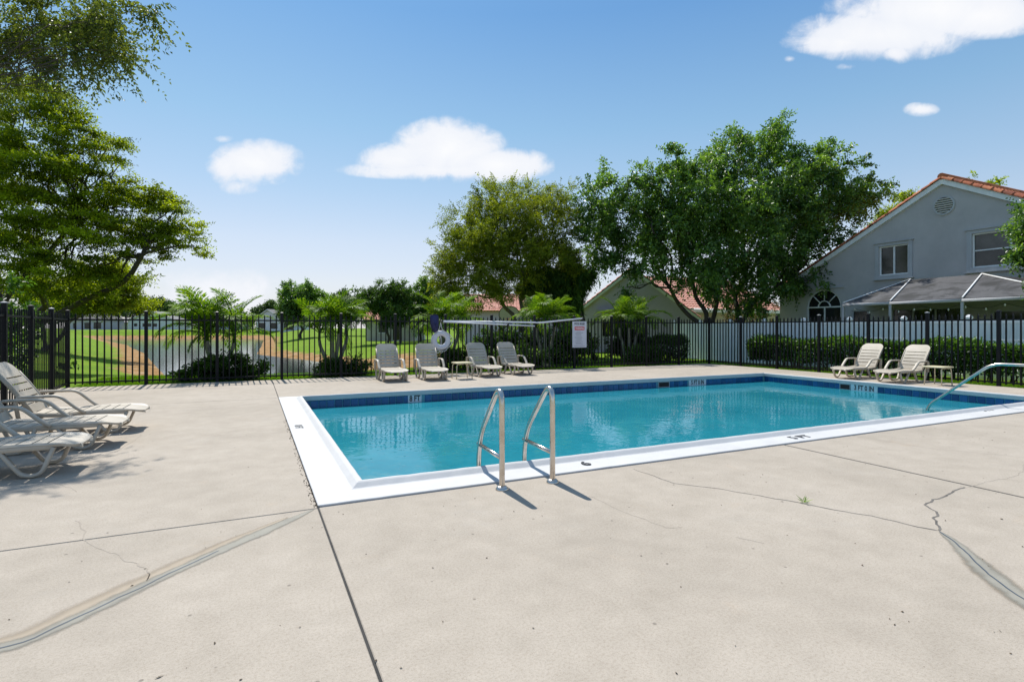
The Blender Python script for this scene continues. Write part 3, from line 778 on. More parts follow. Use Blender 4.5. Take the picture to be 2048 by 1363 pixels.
# ------------------------------------------------------------------ sun loungers
def sheet(L, W, slots, endr, mapf, dashed=False, thick=.022, endr0=.03, taper=0.0):
    us = {0.0, L}
    for a, b in slots: us.add(a); us.add(b)
    for j in range(1, 9):
        us.add(L - endr + endr * sin(pi / 2 * j / 8)); us.add(endr0 - endr0 * sin(pi / 2 * j / 8) if j < 8 else 0.0)
    us = sorted(us); u2 = [us[0]]
    for u in us[1:]:
        if u - u2[-1] > 1e-4: u2.append(u)
    us = u2
    vs = [-1, -.94, -.80, -.55, -.33, -.20, 0, .20, .33, .55, .80, .94, 1]
    def hw(u):
        w = W / 2 - taper * u / L
        if u > L - endr: w = w - endr + sqrt(max(0, endr ** 2 - (u - (L - endr)) ** 2))
        elif u < endr0: w = w - endr0 + sqrt(max(0, endr0 ** 2 - (endr0 - u) ** 2))
        return w
    bm = bmesh.new(); grid = [[bm.verts.new(mapf(u, v * hw(u), v)) for v in vs] for u in us]
    for i in range(len(us) - 1):
        um = (us[i] + us[i + 1]) / 2; ins = any(a < um < b for a, b in slots)
        for k in range(len(vs) - 1):
            vm = (vs[k] + vs[k + 1]) / 2
            if ins and abs(vm) < .80 and not (dashed and .20 < abs(vm) < .33): continue
            try: bm.faces.new((grid[i][k], grid[i + 1][k], grid[i + 1][k + 1], grid[i][k + 1]))
            except ValueError: pass
    for v in [v for v in bm.verts if not v.link_faces]: bm.verts.remove(v)
    bmesh.ops.remove_doubles(bm, verts=bm.verts, dist=1e-5)
    bmesh.ops.recalc_face_normals(bm, faces=bm.faces)
    bmesh.ops.solidify(bm, geom=bm.faces[:], thickness=thick)
    bmesh.ops.recalc_face_normals(bm, faces=bm.faces)
    return bm

def bm_obj(name, bm, m, parent):
    me = bpy.data.meshes.new(name); bm.to_mesh(me); bm.free(); me.materials.append(m); return link_mesh(name, me, parent)

def make_lounger(dashed=False):
    """origin on the ground below the backrest hinge, +x towards the foot end"""
    root = empty('sun_lounger', (0, 0, 0), cat='sun lounger', group='beige resin sun loungers round the pool')
    m = MT['resin']; sl = [(.10 + .115 * k, .10 + .115 * k + .014) for k in range(8)]
    def seat(u, y, v):
        z = .305 - .018 * sin(pi * min(1, u / .6)) * 1.0 + .012 * (abs(v) > .9) - .035 * max(0, (u - .85) / .25) ** 2
        return (u - .04, y, z - (.022 * max(0, abs(v) - .93) / .07 if u < .99 else 0))
    st = bm_obj('seat', sheet(1.14, .62, sl, .13, seat), m, root)
    # rolled side skirts of the seat
    for s in (-1, 1):
        MB().sweep([(-.02, s * .298, .278), (.3, s * .298, .262), (.7, s * .298, .270), (.92, s * .292, .270)], .026, .045).build('side_rail', m, st)
    a = R(56); slb = [(.11 + .098 * k, .11 + .098 * k + .018) for k in range(5)]
    def back(u, y, v):
        cur = .05 * sin(pi * u / .78) - .018 * (1 - abs(v)) ** 2 * 0 + .02 * abs(v) ** 3
        return (-.04 - u * cos(a) + (-cur + .03 * abs(v) ** 3) * -sin(a) * 1.0 * .5, y, .315 + u * sin(a) + cur * cos(a) * .2)
    bk = bm_obj('backrest', sheet(.74, .58, slb, .15, back, dashed, .013, .02), m, root)
    for s in (-1, 1):
        pts = [back(u, s * .285, 1) for u in (.0, .2, .4, .58)]
        MB().sweep([(p[0] - .012, s * .280, p[2] - .008) for p in pts], .026, .05).build('back_rib', m, bk)
    for s in (-1, 1):
        y = s * .285
        MB().sweep(rounded([(.93, y, .27), (.835, y, .022), (.70, y, .022), (.54, y, .262)], .07, 4), .050, .034).build('front_leg', m, root)
        y = s * .315
        MB().sweep(rounded([(.36, y * .95, .27), (.25, y, .020), (-.06, y, .020), (-.17, y, .26)], .06, 4), .050, .034).build('rear_leg', m, root)
        y = s * .335
        MB().sweep(rounded([(-.16, y, .24), (-.20, y, .515), (.24, y, .515), (.40, y, .36), (.49, y * .95, .285)], .08, 5), .062, .034).build('armrest', m, root)
    MB().box((-.02, 0, .262), (.05, .58, .045)).box((.62, 0, .255), (.05, .56, .03)).build('cross_bar', m, root)
    return root

lg = make_lounger(); lg_d = make_lounger(True)
def put_lounger(src, first, x, y, head, label):
    o = src if first else copy_tree(src)
    o.location = (x, y, 0); o.rotation_euler = (0, 0, head); o['label'] = label
    return o
put_lounger(lg_d, True, 3.30, 14.62, R(-92), 'beige resin lounger with dashed backrest slots, leftmost of the row at the far fence')
put_lounger(lg, True, 4.36, 14.50, R(-94), 'beige resin lounger under the ring buoy at the far fence')
put_lounger(lg, False, 6.00, 14.78, R(-92), 'beige resin lounger beside the small cream table at the far fence')
BK4 = put_lounger(lg, False, 7.10, 15.00, R(-90), 'rightmost beige resin lounger of the row of four at the far fence')
put_lounger(lg, False, 15.30, 9.38, R(181), 'beige resin lounger on the right side, farther from the cream table')
put_lounger(lg, False, 15.28, 8.22, R(180), 'beige resin lounger on the right side, right beside the cream table')
put_lounger(lg, False, -2.42, 8.90, R(-1), 'whole beige lounger with raised backrest by the left fence, farthest of three')
put_lounger(lg, False, -2.48, 7.86, R(-2), 'middle beige lounger of three by the left fence, backrest out of view')
put_lounger(lg, False, -2.58, 6.62, R(-1), 'nearest beige lounger on the left, partly in tree shade')

def make_table():
    root = empty('side_table', (0, 0, 0), cat='side table', group='small cream side tables beside the loungers')
    t = MB(); s = .235; r = .05; P = []
    for cx, cy, a0 in ((s - r, s - r, 0), (-s + r, s - r, 90), (-s + r, -s + r, 180), (s - r, -s + r, 270)):
        P += [(cx + r * cos(R(a0 + 90 * k / 5)), cy + r * sin(R(a0 + 90 * k / 5))) for k in range(6)]
    n = len(P)
    V = [(x, y, .415) for x, y in P] + [(x * 1.0, y * 1.0, .438) for x, y in P] + [(x * .97, y * .97, .446) for x, y in P]
    t.add(V, [tuple(reversed(range(n)))] + [(k * n + i, k * n + (i + 1) % n, (k + 1) * n + (i + 1) % n, (k + 1) * n + i) for k in (0, 1) for i in range(n)] + [tuple(range(2 * n, 3 * n))])
    t.build('tabletop', MT['yresin'], root)
    for sx in (-1, 1):
        for sy in (-1, 1):
            MB().tube(rounded([(0.02 * sx, sy * .17, .404), (sx * .205, sy * .17, .404), (sx * .222, sy * .185, .0)], .06, 5), .0125, 8).build('leg', MT['tleg'], root)
    return root
tb = make_table(); tb.location = (5.08, 13.78, 0); tb['label'] = 'small cream side table between two loungers at the far fence'
tb2 = copy_tree(tb); tb2.location = (14.86, 7.36, 0); tb2['label'] = 'small cream side table on the right side by the hedge'

# ------------------------------------------------------------------ rescue gear on the fence
def make_rescue():
    Y = 15.52
    cx, cz = 5.06, 1.0
    ring = empty('ring_buoy', (cx, Y, cz), label='white ring buoy with rope hanging on the far fence', cat='ring buoy')
    V, F = [], []; n, k = 32, 12
    for i in range(n):
        a = 2 * pi * i / n
        for j in range(k):
            b = 2 * pi * j / k; rr = .215 + .080 * cos(b); V.append((rr * cos(a), .05 * sin(b), rr * sin(a)))
    F = [(i * k + j, i * k + (j + 1) % k, ((i + 1) % n) * k + (j + 1) % k, ((i + 1) % n) * k + j) for i in range(n) for j in range(k)]
    mb = MB(); mb.add(V, F, True); mb.build('ring', MT['ring'], ring)
    rp = MB()
    rp.tube(spline([(-.02, -.03, .52), (-.09, -.05, .31), (-.21, -.05, .21), (-.30, -.03, .08), (-.31, -.02, -.1), (-.24, -.03, -.25), (-.05, -.05, -.31), (.10, -.04, -.32), (.21, -.04, -.21)], 5), .011, 6)
    rp.tube(spline([(-.02, -.03, .52), (.03, -.05, .31), (.2, -.05, .21), (.33, -.04, .08), (.36, -.04, .02), (.29, -.05, -.13), (.21, -.05, -.22)], 5), .011, 6)
    rp.tube(spline([(-.12, .02, .08), (-.06, .0, .03), (-.02, .0, .10), (-.07, 0, .13), (-.02, 0, .14), (.0, .0, .05), (.0, .0, -.13)], 4), .009, 6)
    rp.tube(spline([(-.14, -.03, -.30), (-.16, -.04, -.36), (-.10, -.04, -.37), (-.06, -.03, -.34), (.0, -.04, -.37), (.03, -.03, -.33)], 4), .010, 6)
    rp.build('rope', MT['rope'], ring)
    MB().tube([(-.02, .10, .55), (-.02, -.05, .55), (-.02, -.06, .52), (-.02, -.03, .50)], .008, 6).build('hook', MT['blackp'], ring)
    p = empty('reach_pole', (5.1, Y - .02, 1.57), label='long white reaching pole hung along the top of the far fence', cat='pole')
    MB().tube([(0, 0, 0), (3.36, -.01, -.03), (4.92, -.01, .12)], .027, 10).build('shaft', MT['pole'], p)
    MB().tube([(4.90, -.01, .118), (4.98, -.01, .125)], .031, 10).build('end_cap', MT['blackp'], p)
    MB().tube([(-.06, 0, .0), (.02, 0, .0)], .031, 10).build('grip', MT['blackp'], p)
    q = empty('hook_pole', (5.1, Y - .09, 1.55), label='shorter white pole slanting just below the long reaching pole', cat='pole')
    MB().tube([(0, 0, 0), (3.06, 0, -.12)], .024, 10).build('shaft', MT['pole'], q)
    MB().tube([(2.08, 0, -.081), (2.14, 0, -.084)], .029, 10).build('clamp', MT['blackp'], q)
    MB().tube([(2.93, 0, -.115), (2.93, 0, .08)], .009, 6).build('hanger', MT['pole'], q)
    net = empty('skimmer_net', (4.84, Y - .03, 1.25), label='navy blue pool skimmer net hung above the ring buoy', cat='net')
    lo = [(-.10, .0, .50), (-.13, 0, .42), (-.11, 0, .22), (-.04, 0, .02), (.06, 0, -.02), (.12, 0, .10), (.13, 0, .30), (.10, 0, .50)]
    MB().tube(spline(lo + [lo[0]], 4), .012, 6).build('frame', MT['blackp'], net)
    V, F = [], []; sp = [v for v in spline(lo + [lo[0]], 4)][:-1]; m_ = len(sp); c = Vector((.0, 0, .26))
    for k, (sc, dp) in enumerate(((1, 0), (.85, -.05), (.5, -.085), (.0, -.10))):
        for v in sp: V.append(tuple(c + (Vector(v) - c) * sc + Vector((0, dp + .008 * sin(v.z * 40), -.05 * k * .3))))
    F = [(a * m_ + i, a * m_ + (i + 1) % m_, (a + 1) * m_ + (i + 1) % m_, (a + 1) * m_ + i) for a in range(3) for i in range(m_)]
    nb = MB(); nb.add(V, F, True); nb.build('net_bag', MT['navy'], net)
    # notice board
    sx0, sx1, z0, z1 = 9.63, 10.19, .71, 1.59
    w, hh = sx1 - sx0, z1 - z0
    sg = empty('notice_sign', ((sx0 + sx1) / 2, Y - .02, z0), label='white pool rules notice with a red box fixed to the far fence', cat='sign')
    MB().box((0, 0, hh / 2), (w, .006, hh)).build('board', MT['sign'], sg)
    MB().box((0, -.005, hh - .235), (w * .68, .004, .115)).build('red_box', MT['red'], sg)
    def txt(body, size, m, z, y, sx=1):
        text_mesh(body, size, MT[m], sg, (0, y, z), (R(90), 0, 0), .0006, sx, 'lettering', .03)
    txt('POOL RULES', .098, 'ink', hh - .085, -.005, .72); txt('WARNING', .085, 'wht', hh - .235, -.0085, .80)
    ln = MB(); z = hh - .345
    for k in range(11):
        wd = w * (.50 if k % 3 else .36) * random.uniform(.8, 1.15); off = -.03 + random.uniform(-.02, .02)
        ln.box((off, -.0045, z), (wd, .002, .012)); z -= .042
    ln.box((0, -.0045, .055), (w * .76, .002, .012)).build('small_print', MT['greyink'], sg)
make_rescue()

# ------------------------------------------------------------------ houses
def tess_wall(outer, holes, to3, depth, mb):
    """flat wall with openings and their reveals; 2-D points mapped by to3(a, b, depth)"""
    loops = [outer] + holes; pts = [p for l in loops for p in l]
    tris = tessellate_polygon([[Vector((a, b, 0)) for a, b in l] for l in loops])
    mb.add([to3(a, b, 0) for a, b in pts], [tuple(t) for t in tris])
    for l in holes:
        n = len(l)
        mb.add([to3(a, b, 0) for a, b in l] + [to3(a, b, depth) for a, b in l], [(i, (i + 1) % n, n + (i + 1) % n, n + i) for i in range(n)])

def corrugated(x0, x1, p0, p1, along, period=.26, amp=.045, courses=.36, name='roof_slope', m=None, parent=None):
    """barrel tiled roof slope from ridge p0 to eave p1 (points across), running along axis 'x' or 'y' from x0 to x1"""
    p0, p1 = Vector(p0), Vector(p1); L = (p1 - p0).length; nrm = Vector((-(p1 - p0).y, (p1 - p0).x)).normalized()
    if nrm.y < 0: nrm = -nrm
    nu = int((x1 - x0) / period * 6); nv = max(1, int(L / courses)); V, F = [], []
    rows = []
    for j in range(nv):
        rows += [(j / nv, 0.0), ((j + 1) / nv - .001, .035)]
    for t, lift in rows:
        q = p0.lerp(p1, t)
        for i in range(nu + 1):
            u = x0 + (x1 - x0) * i / nu; w = lift + amp * abs(sin(pi * (u - x0) / period)) ** .8
            a, z = q.x + nrm.x * w, q.y + nrm.y * w
            V.append((u, a, z) if along == 'x' else (a, u, z))
    for j in range(len(rows) - 1):
        for i in range(nu): F.append((j * (nu + 1) + i, j * (nu + 1) + i + 1, (j + 1) * (nu + 1) + i + 1, (j + 1) * (nu + 1) + i))
    mb = MB(); mb.add(V, F); return mb.build(name, m, parent, recalc=False)

def make_house():
    XW = 24.0; RY, RZ = 11.73, 7.10; EYL, EYR = 19.0, 4.46; EZ = 3.25
    h = empty('two_storey_house', (XW, RY, -.1), label='grey stucco two storey house with red tiled gable', cat='house')
    o = lambda mb, name, m, par=h: mb.build(name, m, par, (-XW, -RY, .1) if par is h else None)
    def to3(a, b, dep): return (XW + dep, a, b)
    arch = [(16.58 - .84, .25)] + [(16.58 - .84 * cos(pi * k / 16), 2.34 + .82 * sin(pi * k / 16)) for k in range(17)] + [(16.58 + .84, .25)]
    rects = {'left': (12.94, 14.08, 3.58, 4.80), 'right': (8.55, 10.78, 3.58, 4.84), 'door': (11.1, 13.6, -.05, 2.15), 'small': (14.55, 15.25, .75, 2.15), 'side': (7.6, 10.2, .8, 2.0)}
    holes = [arch] + [[(a, c), (a, d), (b, d), (b, c)] for a, b, c, d in rects.values()]
    mb = MB(); tess_wall([(EYR, -.3), (EYR, EZ), (RY, RZ), (18.9, EZ), (18.9, -.3)], holes, to3, .14, mb)
    # end walls
    mb.add([(XW, 18.9, -.3), (XW + 11, 18.9, -.3), (XW + 11, 18.9, EZ), (XW, 18.9, EZ)], [(0, 1, 2, 3)])
    mb.add([(XW, EYR, -.3), (XW + 11, EYR, -.3), (XW + 11, EYR, EZ), (XW, EYR, EZ)], [(0, 3, 2, 1)])
    mb.add([(XW + 11, EYR, -.3), (XW + 11, 18.9, -.3), (XW + 11, 18.9, EZ), (XW + 11, RY, RZ), (XW + 11, EYR, EZ)], [(0, 1, 2, 3, 4)])
    o(mb, 'wall', MT['house'])
    # rake boards, stepped a little in front of the wall
    sl = (RZ - EZ) / (EYL - RY)
    for s, ey in ((1, EYL + .15), (-1, EYR - .15)):
        y0, y1 = RY, ey; z0 = RZ + .02; z1 = RZ - abs(ey - RY) * sl + .02
        r = MB(); t = .21
        r.add([(XW - .10, y0, z0), (XW - .10, y1, z1), (XW - .10, y1, z1 - t), (XW - .10, y0, z0 - t), (XW + .004, y0, z0), (XW + .004, y1, z1), (XW + .004, y1, z1 - t), (XW + .004, y0, z0 - t)],
              [(0, 1, 2, 3), (7, 6, 5, 4), (0, 4, 5, 1), (3, 2, 6, 7), (1, 5, 6, 2), (0, 3, 7, 4)])
        o(r, 'rake_board', MT['trim'])
        c = corrugated(XW - .05, XW + 11.3, (RY, RZ + .06), (ey + s * .1, z1 + .04), 'x', name='roof', m=MT['roof'], parent=h); c.location = (-XW, -RY, .1)
        # barrel tiles along the rake
        d = Vector((0, y1 - y0, z1 - z0)); L = d.length; d.normalize(); n = int(L / .34)
        tm = MB(); V = []; k8 = 8
        for q, (rr, u) in enumerate(((.098, 0), (.122, .40))):
            V += [(rr * cos(pi * k / k8) * 1.15, u, rr * sin(pi * k / k8)) for k in range(k8 + 1)]
        for q, (rr, u) in enumerate(((.082, 0), (.106, .40))):
            V += [(rr * cos(pi * k / k8) * 1.15, u, rr * sin(pi * k / k8)) for k in range(k8 + 1)]
        m9 = k8 + 1; F = [(k, k + 1, m9 + k + 1, m9 + k) for k in range(k8)] + [(2 * m9 + k, 3 * m9 + k, 3 * m9 + k + 1, 2 * m9 + k + 1) for k in range(k8)]
        F += [(m9 + k, m9 + k + 1, 3 * m9 + k + 1, 3 * m9 + k) for k in range(k8)]
        tm.add(V, F); me = mesh_only(tm, 'rake_tile', MT['roof'])
        ang = math.atan2(z1 - z0, (y1 - y0))
        for k in range(n):
            p = Vector((XW - .03, y0, z0 + .01)) + d * (k * .34)
            t_ = link_mesh('rake_tile', me, c, (p.x + random.gauss(0, .004), p.y, p.z + random.gauss(0, .003)))
            t_.rotation_euler = (math.atan2(d.z, abs(d.y)) * 1.0, 0, 0) if s > 0 else (math.atan2(d.z, abs(d.y)), 0, pi)
    V = MB().tube([(XW - .12, RY, RZ + .10), (XW + 11.3, RY, RZ + .10)], .13, 10); o(V, 'ridge_cap', MT['roof'])
    # windows
    def frame_box(y0, y1, z0, z1, t, dep, thick):
        b = MB(); x = XW + dep
        b.box2((x - thick, y0, z0), (x, y1, z0 + t)).box2((x - thick, y0, z1 - t), (x, y1, z1)).box2((x - thick, y0, z0 + t), (x, y0 + t, z1 - t)).box2((x - thick, y1 - t, z0 + t), (x, y1, z1 - t))
        return b
    def window(key, mulls, midrail, frame_m='trim', tops='blind', bots='blind2', surround=True):
        a, b, c, d = rects[key]
        w = o(frame_box(a, b, c, d, .05, .10, .07), 'window', MT[frame_m])
        ys = [a + .05] + mulls + [b - .05]
        for i in range(len(ys) - 1):
            p, q = ys[i] + (.03 if i else 0), ys[i + 1] - (.03 if i < len(ys) - 2 else 0)
            if midrail:
                zm = (c + d) / 2
                MB().box2((XW + .085, p, zm + .02), (XW + .09, q, d - .05)).build('pane', MT[tops], w); MB().box2((XW + .085, p, c + .05), (XW + .09, q, zm - .02)).build('pane', MT[bots], w)
                MB().box2((XW + .05, p, zm - .02), (XW + .10, q, zm + .02)).build('meeting_rail', MT[frame_m], w)
            else:
                MB().box2((XW + .085, p, c + .05), (XW + .09, q, d - .05)).build('pane', MT[bots], w)
        for y in mulls: MB().box2((XW + .035, y - .03, c + .05), (XW + .10, y + .03, d - .05)).build('mullion', MT[frame_m], w)
        if surround:
            s = MB(); e = .16
            s.box2((XW - .05, a - e, d + .002), (XW - .002, b + e, d + .13)).box2((XW - .06, a - e, c - .15), (XW - .002, b + e, c - .002)).box2((XW - .045, a - e, c), (XW - .002, a - .002, d)).box2((XW - .045, b + .002, c), (XW - .002, b + e, d))
            s.box2((XW - .10, a - e - .05, d + .132), (XW - .002, b + e + .05, d + .17)).box2((XW - .10, a - e - .05, c - .19), (XW - .002, b + e + .05, c - .152))
            s.build('surround', MT['gtrim'], w)
        return w
    window('left', [13.51], False); window('right', [9.66], True); window('door', [12.0, 12.8], False, 'gtrim', bots='glass', surround=False)
    window('small', [], False, 'gtrim', bots='glass', surround=False); window('side', [8.9], False, 'gtrim', bots='glass', surround=False)
    # arched window
    cy, cz, rr = 16.58, 2.34, .84
    w = MB()
    def band(r0, r1, a0=0, a1=pi, n=20, x0=.04, x1=.10):
        V = []
        for k in range(n + 1):
            a = a0 + (a1 - a0) * k / n
            for r in (r0, r1):
                for x in (x0, x1): V.append((XW + x, cy - r * cos(a), cz + r * .976 * sin(a)))
        F = []
        for k in range(n):
            b = k * 4; F += [(b, b + 4, b + 6, b + 2), (b + 1, b + 3, b + 7, b + 5), (b, b + 1, b + 5, b + 4), (b + 2, b + 6, b + 7, b + 3)]
        w.add(V, F)
    band(rr - .05, rr - .002); band(.27, .31)
    for a in (pi / 4, pi / 2, 3 * pi / 4):
        p0 = Vector((XW + .07, cy - .31 * cos(a), cz + .31 * sin(a))); p1 = Vector((XW + .07, cy - .80 * cos(a), cz + .78 * sin(a)))
        w.sweep([p0, p1], .05, .04, (1, 0, 0))
    w.box2((XW + .035, cy - rr + .002, cz - .03), (XW + .105, cy + rr - .002, cz + .03))
    for y in (cy - rr + .025, cy - .02, cy + rr - .025): w.box2((XW + .04, y - .023, .3), (XW + .10, y + .023, cz - .03))
    wf = o(w, 'arched_window', MT['trim'])
    gp = [(cy - .83, .27)] + [(cy - .83 * cos(pi * k / 16), cz + .81 * sin(pi * k / 16)) for k in range(17)] + [(cy + .83, .27)]
    g = MB(); g.add([(XW + .09, a, b) for a, b in gp], [tuple(range(len(gp)))]); g.build('pane', MT['glass'], wf)
    o(MB().box2((XW - .06, cy - 1.0, cz + rr + .02), (XW - .002, cy + 1.0, cz + rr + .10)), 'lintel', MT['gtrim'])
    # round louvred vent
    vy, vz, vr = 11.68, 6.08, .31
    v = MB(); V = []
    for k in range(24):
        a = 2 * pi * k / 24
        for r, x in ((vr + .06, -.001), (vr + .06, -.05), (vr, -.05), (vr, -.001)): V.append((XW + x, vy + r * cos(a), vz + r * sin(a)))
    v.add(V, [(k * 4 + j, k * 4 + (j + 1) % 4, ((k + 1) % 24) * 4 + (j + 1) % 4, ((k + 1) % 24) * 4 + j) for k in range(24) for j in range(4)])
    vo = o(v, 'gable_vent', MT['gtrim'])
    bk = MB(); bk.add([(XW - .004, vy + vr * cos(2 * pi * k / 24), vz + vr * sin(2 * pi * k / 24)) for k in range(24)], [tuple(range(24))]); bk.build('vent_shade', MT['opening_shade'], vo)  # disc on the wall, its dark colour paints the shade behind the louvres
    for k in range(7):
        z = vz - .25 + k * .083; w_ = sqrt(max(.001, vr ** 2 - (z - vz) ** 2)) * 2 - .01
        MB().box((XW - .028, vy, z), (.05, w_, .012), Matrix.Rotation(R(38), 3, 'Y')).build('louvre', MT['trim'], vo)
    return h
make_house()

def make_enclosure():
    e = empty('screen_enclosure', (20.5, 11.6, -.1), label='dark roofed patio enclosure with white frame before the grey house', cat='patio enclosure')
    off = Vector((-20.5, -11.6, .1))
    def o(mb, name, m): return mb.build(name, m, e, off)
    A = Vector((20.5, 13.35, 2.30)); B = Vector((20.5, 11.65, 2.30)); Cc = Vector((23.9, 12.8, 3.30)); D = Vector((23.9, 14.75, 2.50))
    E = Vector((23.9, 10.44, 3.30)); F_ = Vector((20.5, 9.47, 2.30)); Gp = Vector((20.5, 6.9, 2.30)); H_ = Vector((23.9, 6.9, 2.62))
    up = Vector((0, 0, .02))
    for poly in ((A, B, Cc), (A, Cc, D), (B, F_, E, Cc), (F_, Gp, E), (Gp, H_, E)):
        mb = MB(); n = len(poly); V = [p + up for p in poly] + [p for p in poly]
        mb.add(V, [tuple(range(n)), tuple(reversed(range(n, 2 * n)))] + [(i, n + i, n + (i + 1) % n, (i + 1) % n) for i in range(n)]); o(mb, 'roof_panel', MT['sroof'])
    wt_ = MT['trim']
    for a, b, w in ((A, B, .07), (B, F_, .07), (F_, Gp, .07)):
        o(MB().sweep([a + Vector((-.02, 0, -.05)), b + Vector((-.02, 0, -.05))], .10, .06, (0, 0, 1)), 'eave_beam', MT['gtrim'])
    for a, b in ((B, Cc), (F_, E), (E, Gp), (A, Cc)):
        o(MB().sweep([a + Vector((0, 0, .045)), b + Vector((0, 0, .045))], .05, .035, (0, 1, 0)), 'rafter', wt_)
    for p in (A, B, F_, Gp):
        o(MB().box2((p.x - .03, p.y - .04, -.1), (p.x + .03, p.y + .04, 2.24)), 'post', MT['gtrim'])
    o(MB().box2((20.47, 6.9, 1.0), (20.53, 13.3, 1.05)), 'chair_rail', MT['gtrim'])
    s = empty('string_lights', (20.8, 11.5, 2.1), label='string of small bulbs hanging under the patio enclosure eave', cat='string lights')
    pts = []
    for k in range(5):
        y0 = 1.6 - k * 1.15
        pts += [(0, y0, .02), (.02, y0 - .4, -.10), (0, y0 - .8, -.08)]
    sp = spline(pts, 3); MB().tube(sp, .006, 5).build('cable', MT['blackp'], s)
    bulb = MB().lathe([(.0, -.085), (.02, -.075), (.028, -.05), (.016, -.02), (.012, 0)], (0, 0, 0), 8); bme = mesh_only(bulb, 'bulb', MT['wht'])
    for p in sp[::4]: link_mesh('bulb', bme, s, p)
make_enclosure()

def make_cottage():
    """low grey gabled house half hidden behind the ficus"""
    Y = 26.0; A_ = R(-39); Cn = Vector((20.3, Y, 0)); Rm = Matrix.Rotation(A_, 3, 'Z'); hw = 3.55; er = 2.10
    h = empty('low_gabled_house', (20.3, Y, -.1), label='low grey gabled house with red tiled wing, half hidden behind the big ficus', cat='house'); off = (-20.3, -Y, .1)
    boff = Vector(off) + Cn - Rm @ Cn; brot = (0, 0, A_)
    mb = MB(); to3 = lambda a, b, d: (a, Y + d, b)
    tess_wall([(20.3 - hw, -.3), (20.3 - hw, er), (20.3, 4.85), (20.3 + hw, er), (20.3 + hw, -.3)], [[(18.5, .8), (18.5, 2.2), (20.0, 2.2), (20.0, .8)]], to3, .12, mb)
    for sx in (-1, 1):
        x = 20.3 + sx * hw; mb.add([(x, Y, -.3), (x, Y + 8, -.3), (x, Y + 8, er), (x, Y, er)], [(0, 1, 2, 3)])
    mb.build('wall', MT['house2'], h, boff, brot)
    pit = (4.85 - er) / hw
    for s in (-1, 1):
        r = MB(); x1 = 20.3 + s * (hw + .3); z1 = 4.85 - (hw + .3) * pit
        r.add([(20.3, Y - .12, 4.92), (x1, Y - .12, z1 + .07), (x1, Y - .12, z1 - .10), (20.3, Y - .12, 4.74), (20.3, Y - .003, 4.92), (x1, Y - .003, z1 + .07), (x1, Y - .003, z1 - .10), (20.3, Y - .003, 4.74)],
              [(0, 1, 2, 3), (7, 6, 5, 4), (0, 4, 5, 1), (3, 2, 6, 7), (1, 5, 6, 2)])
        r.build('rake_board', MT['trim'], h, boff, brot)
        c = corrugated(Y - .10, Y + 8, (20.3, 4.98), (x1, z1 + .10), 'y', name='roof', m=MT['roof2'], parent=h); c.location = boff; c.rotation_euler = brot
    w = MB(); w.box2((18.5, Y + .05, .8), (20.0, Y + .10, .87)).box2((18.5, Y + .05, 2.13), (20.0, Y + .10, 2.2)).box2((19.2, Y + .05, .87), (19.28, Y + .10, 2.13)).box2((18.5, Y + .05, .87), (18.56, Y + .10, 2.13)).box2((19.94, Y + .05, .87), (20.0, Y + .10, 2.13))
    wo = w.build('window', MT['trim'], h, boff, brot); MB().box2((18.56, Y + .08, .87), (19.94, Y + .085, 2.13)).build('pane', MT['glass'], wo)
    MB().box2((18.2, Y - .35, 2.36), (20.3, Y - .003, 2.46)).build('window_ledge', MT['gtrim'], h, boff, brot)
    v = MB(); v.add([(20.3 + .22 * cos(2 * pi * k / 16), Y - .03, 4.05 + .22 * sin(2 * pi * k / 16)) for k in range(16)] + [(20.3 + .22 * cos(2 * pi * k / 16), Y - .003, 4.05 + .22 * sin(2 * pi * k / 16)) for k in range(16)],
                    [tuple(range(16))] + [(k, (k + 1) % 16, 16 + (k + 1) % 16, 16 + k) for k in range(16)]); v.build('gable_vent', MT['trim'], h, boff, brot)
    # wing with its eave towards the camera
    W = MB(); W.box2((24.75, Y + 1.6, -.3), (34.6, Y + 9, 2.55)); W.build('wing_wall', MT['cream'], h, off)
    MB().box2((24.8, Y + 1.0, 2.42), (35.0, Y + 1.05, 2.60)).build('fascia', MT['trim'], h, off)
    c = corrugated(25.8, 35.0, (Y + 6.5, 5.25), (Y + 1.0, 2.62), 'x', name='roof', m=MT['roof2'], parent=h); c.location = off
    c = corrugated(25.8, 35.0, (Y + 6.5, 5.25), (Y + 12, 2.62), 'x', name='roof', m=MT['roof2'], parent=h); c.location = off
make_cottage()

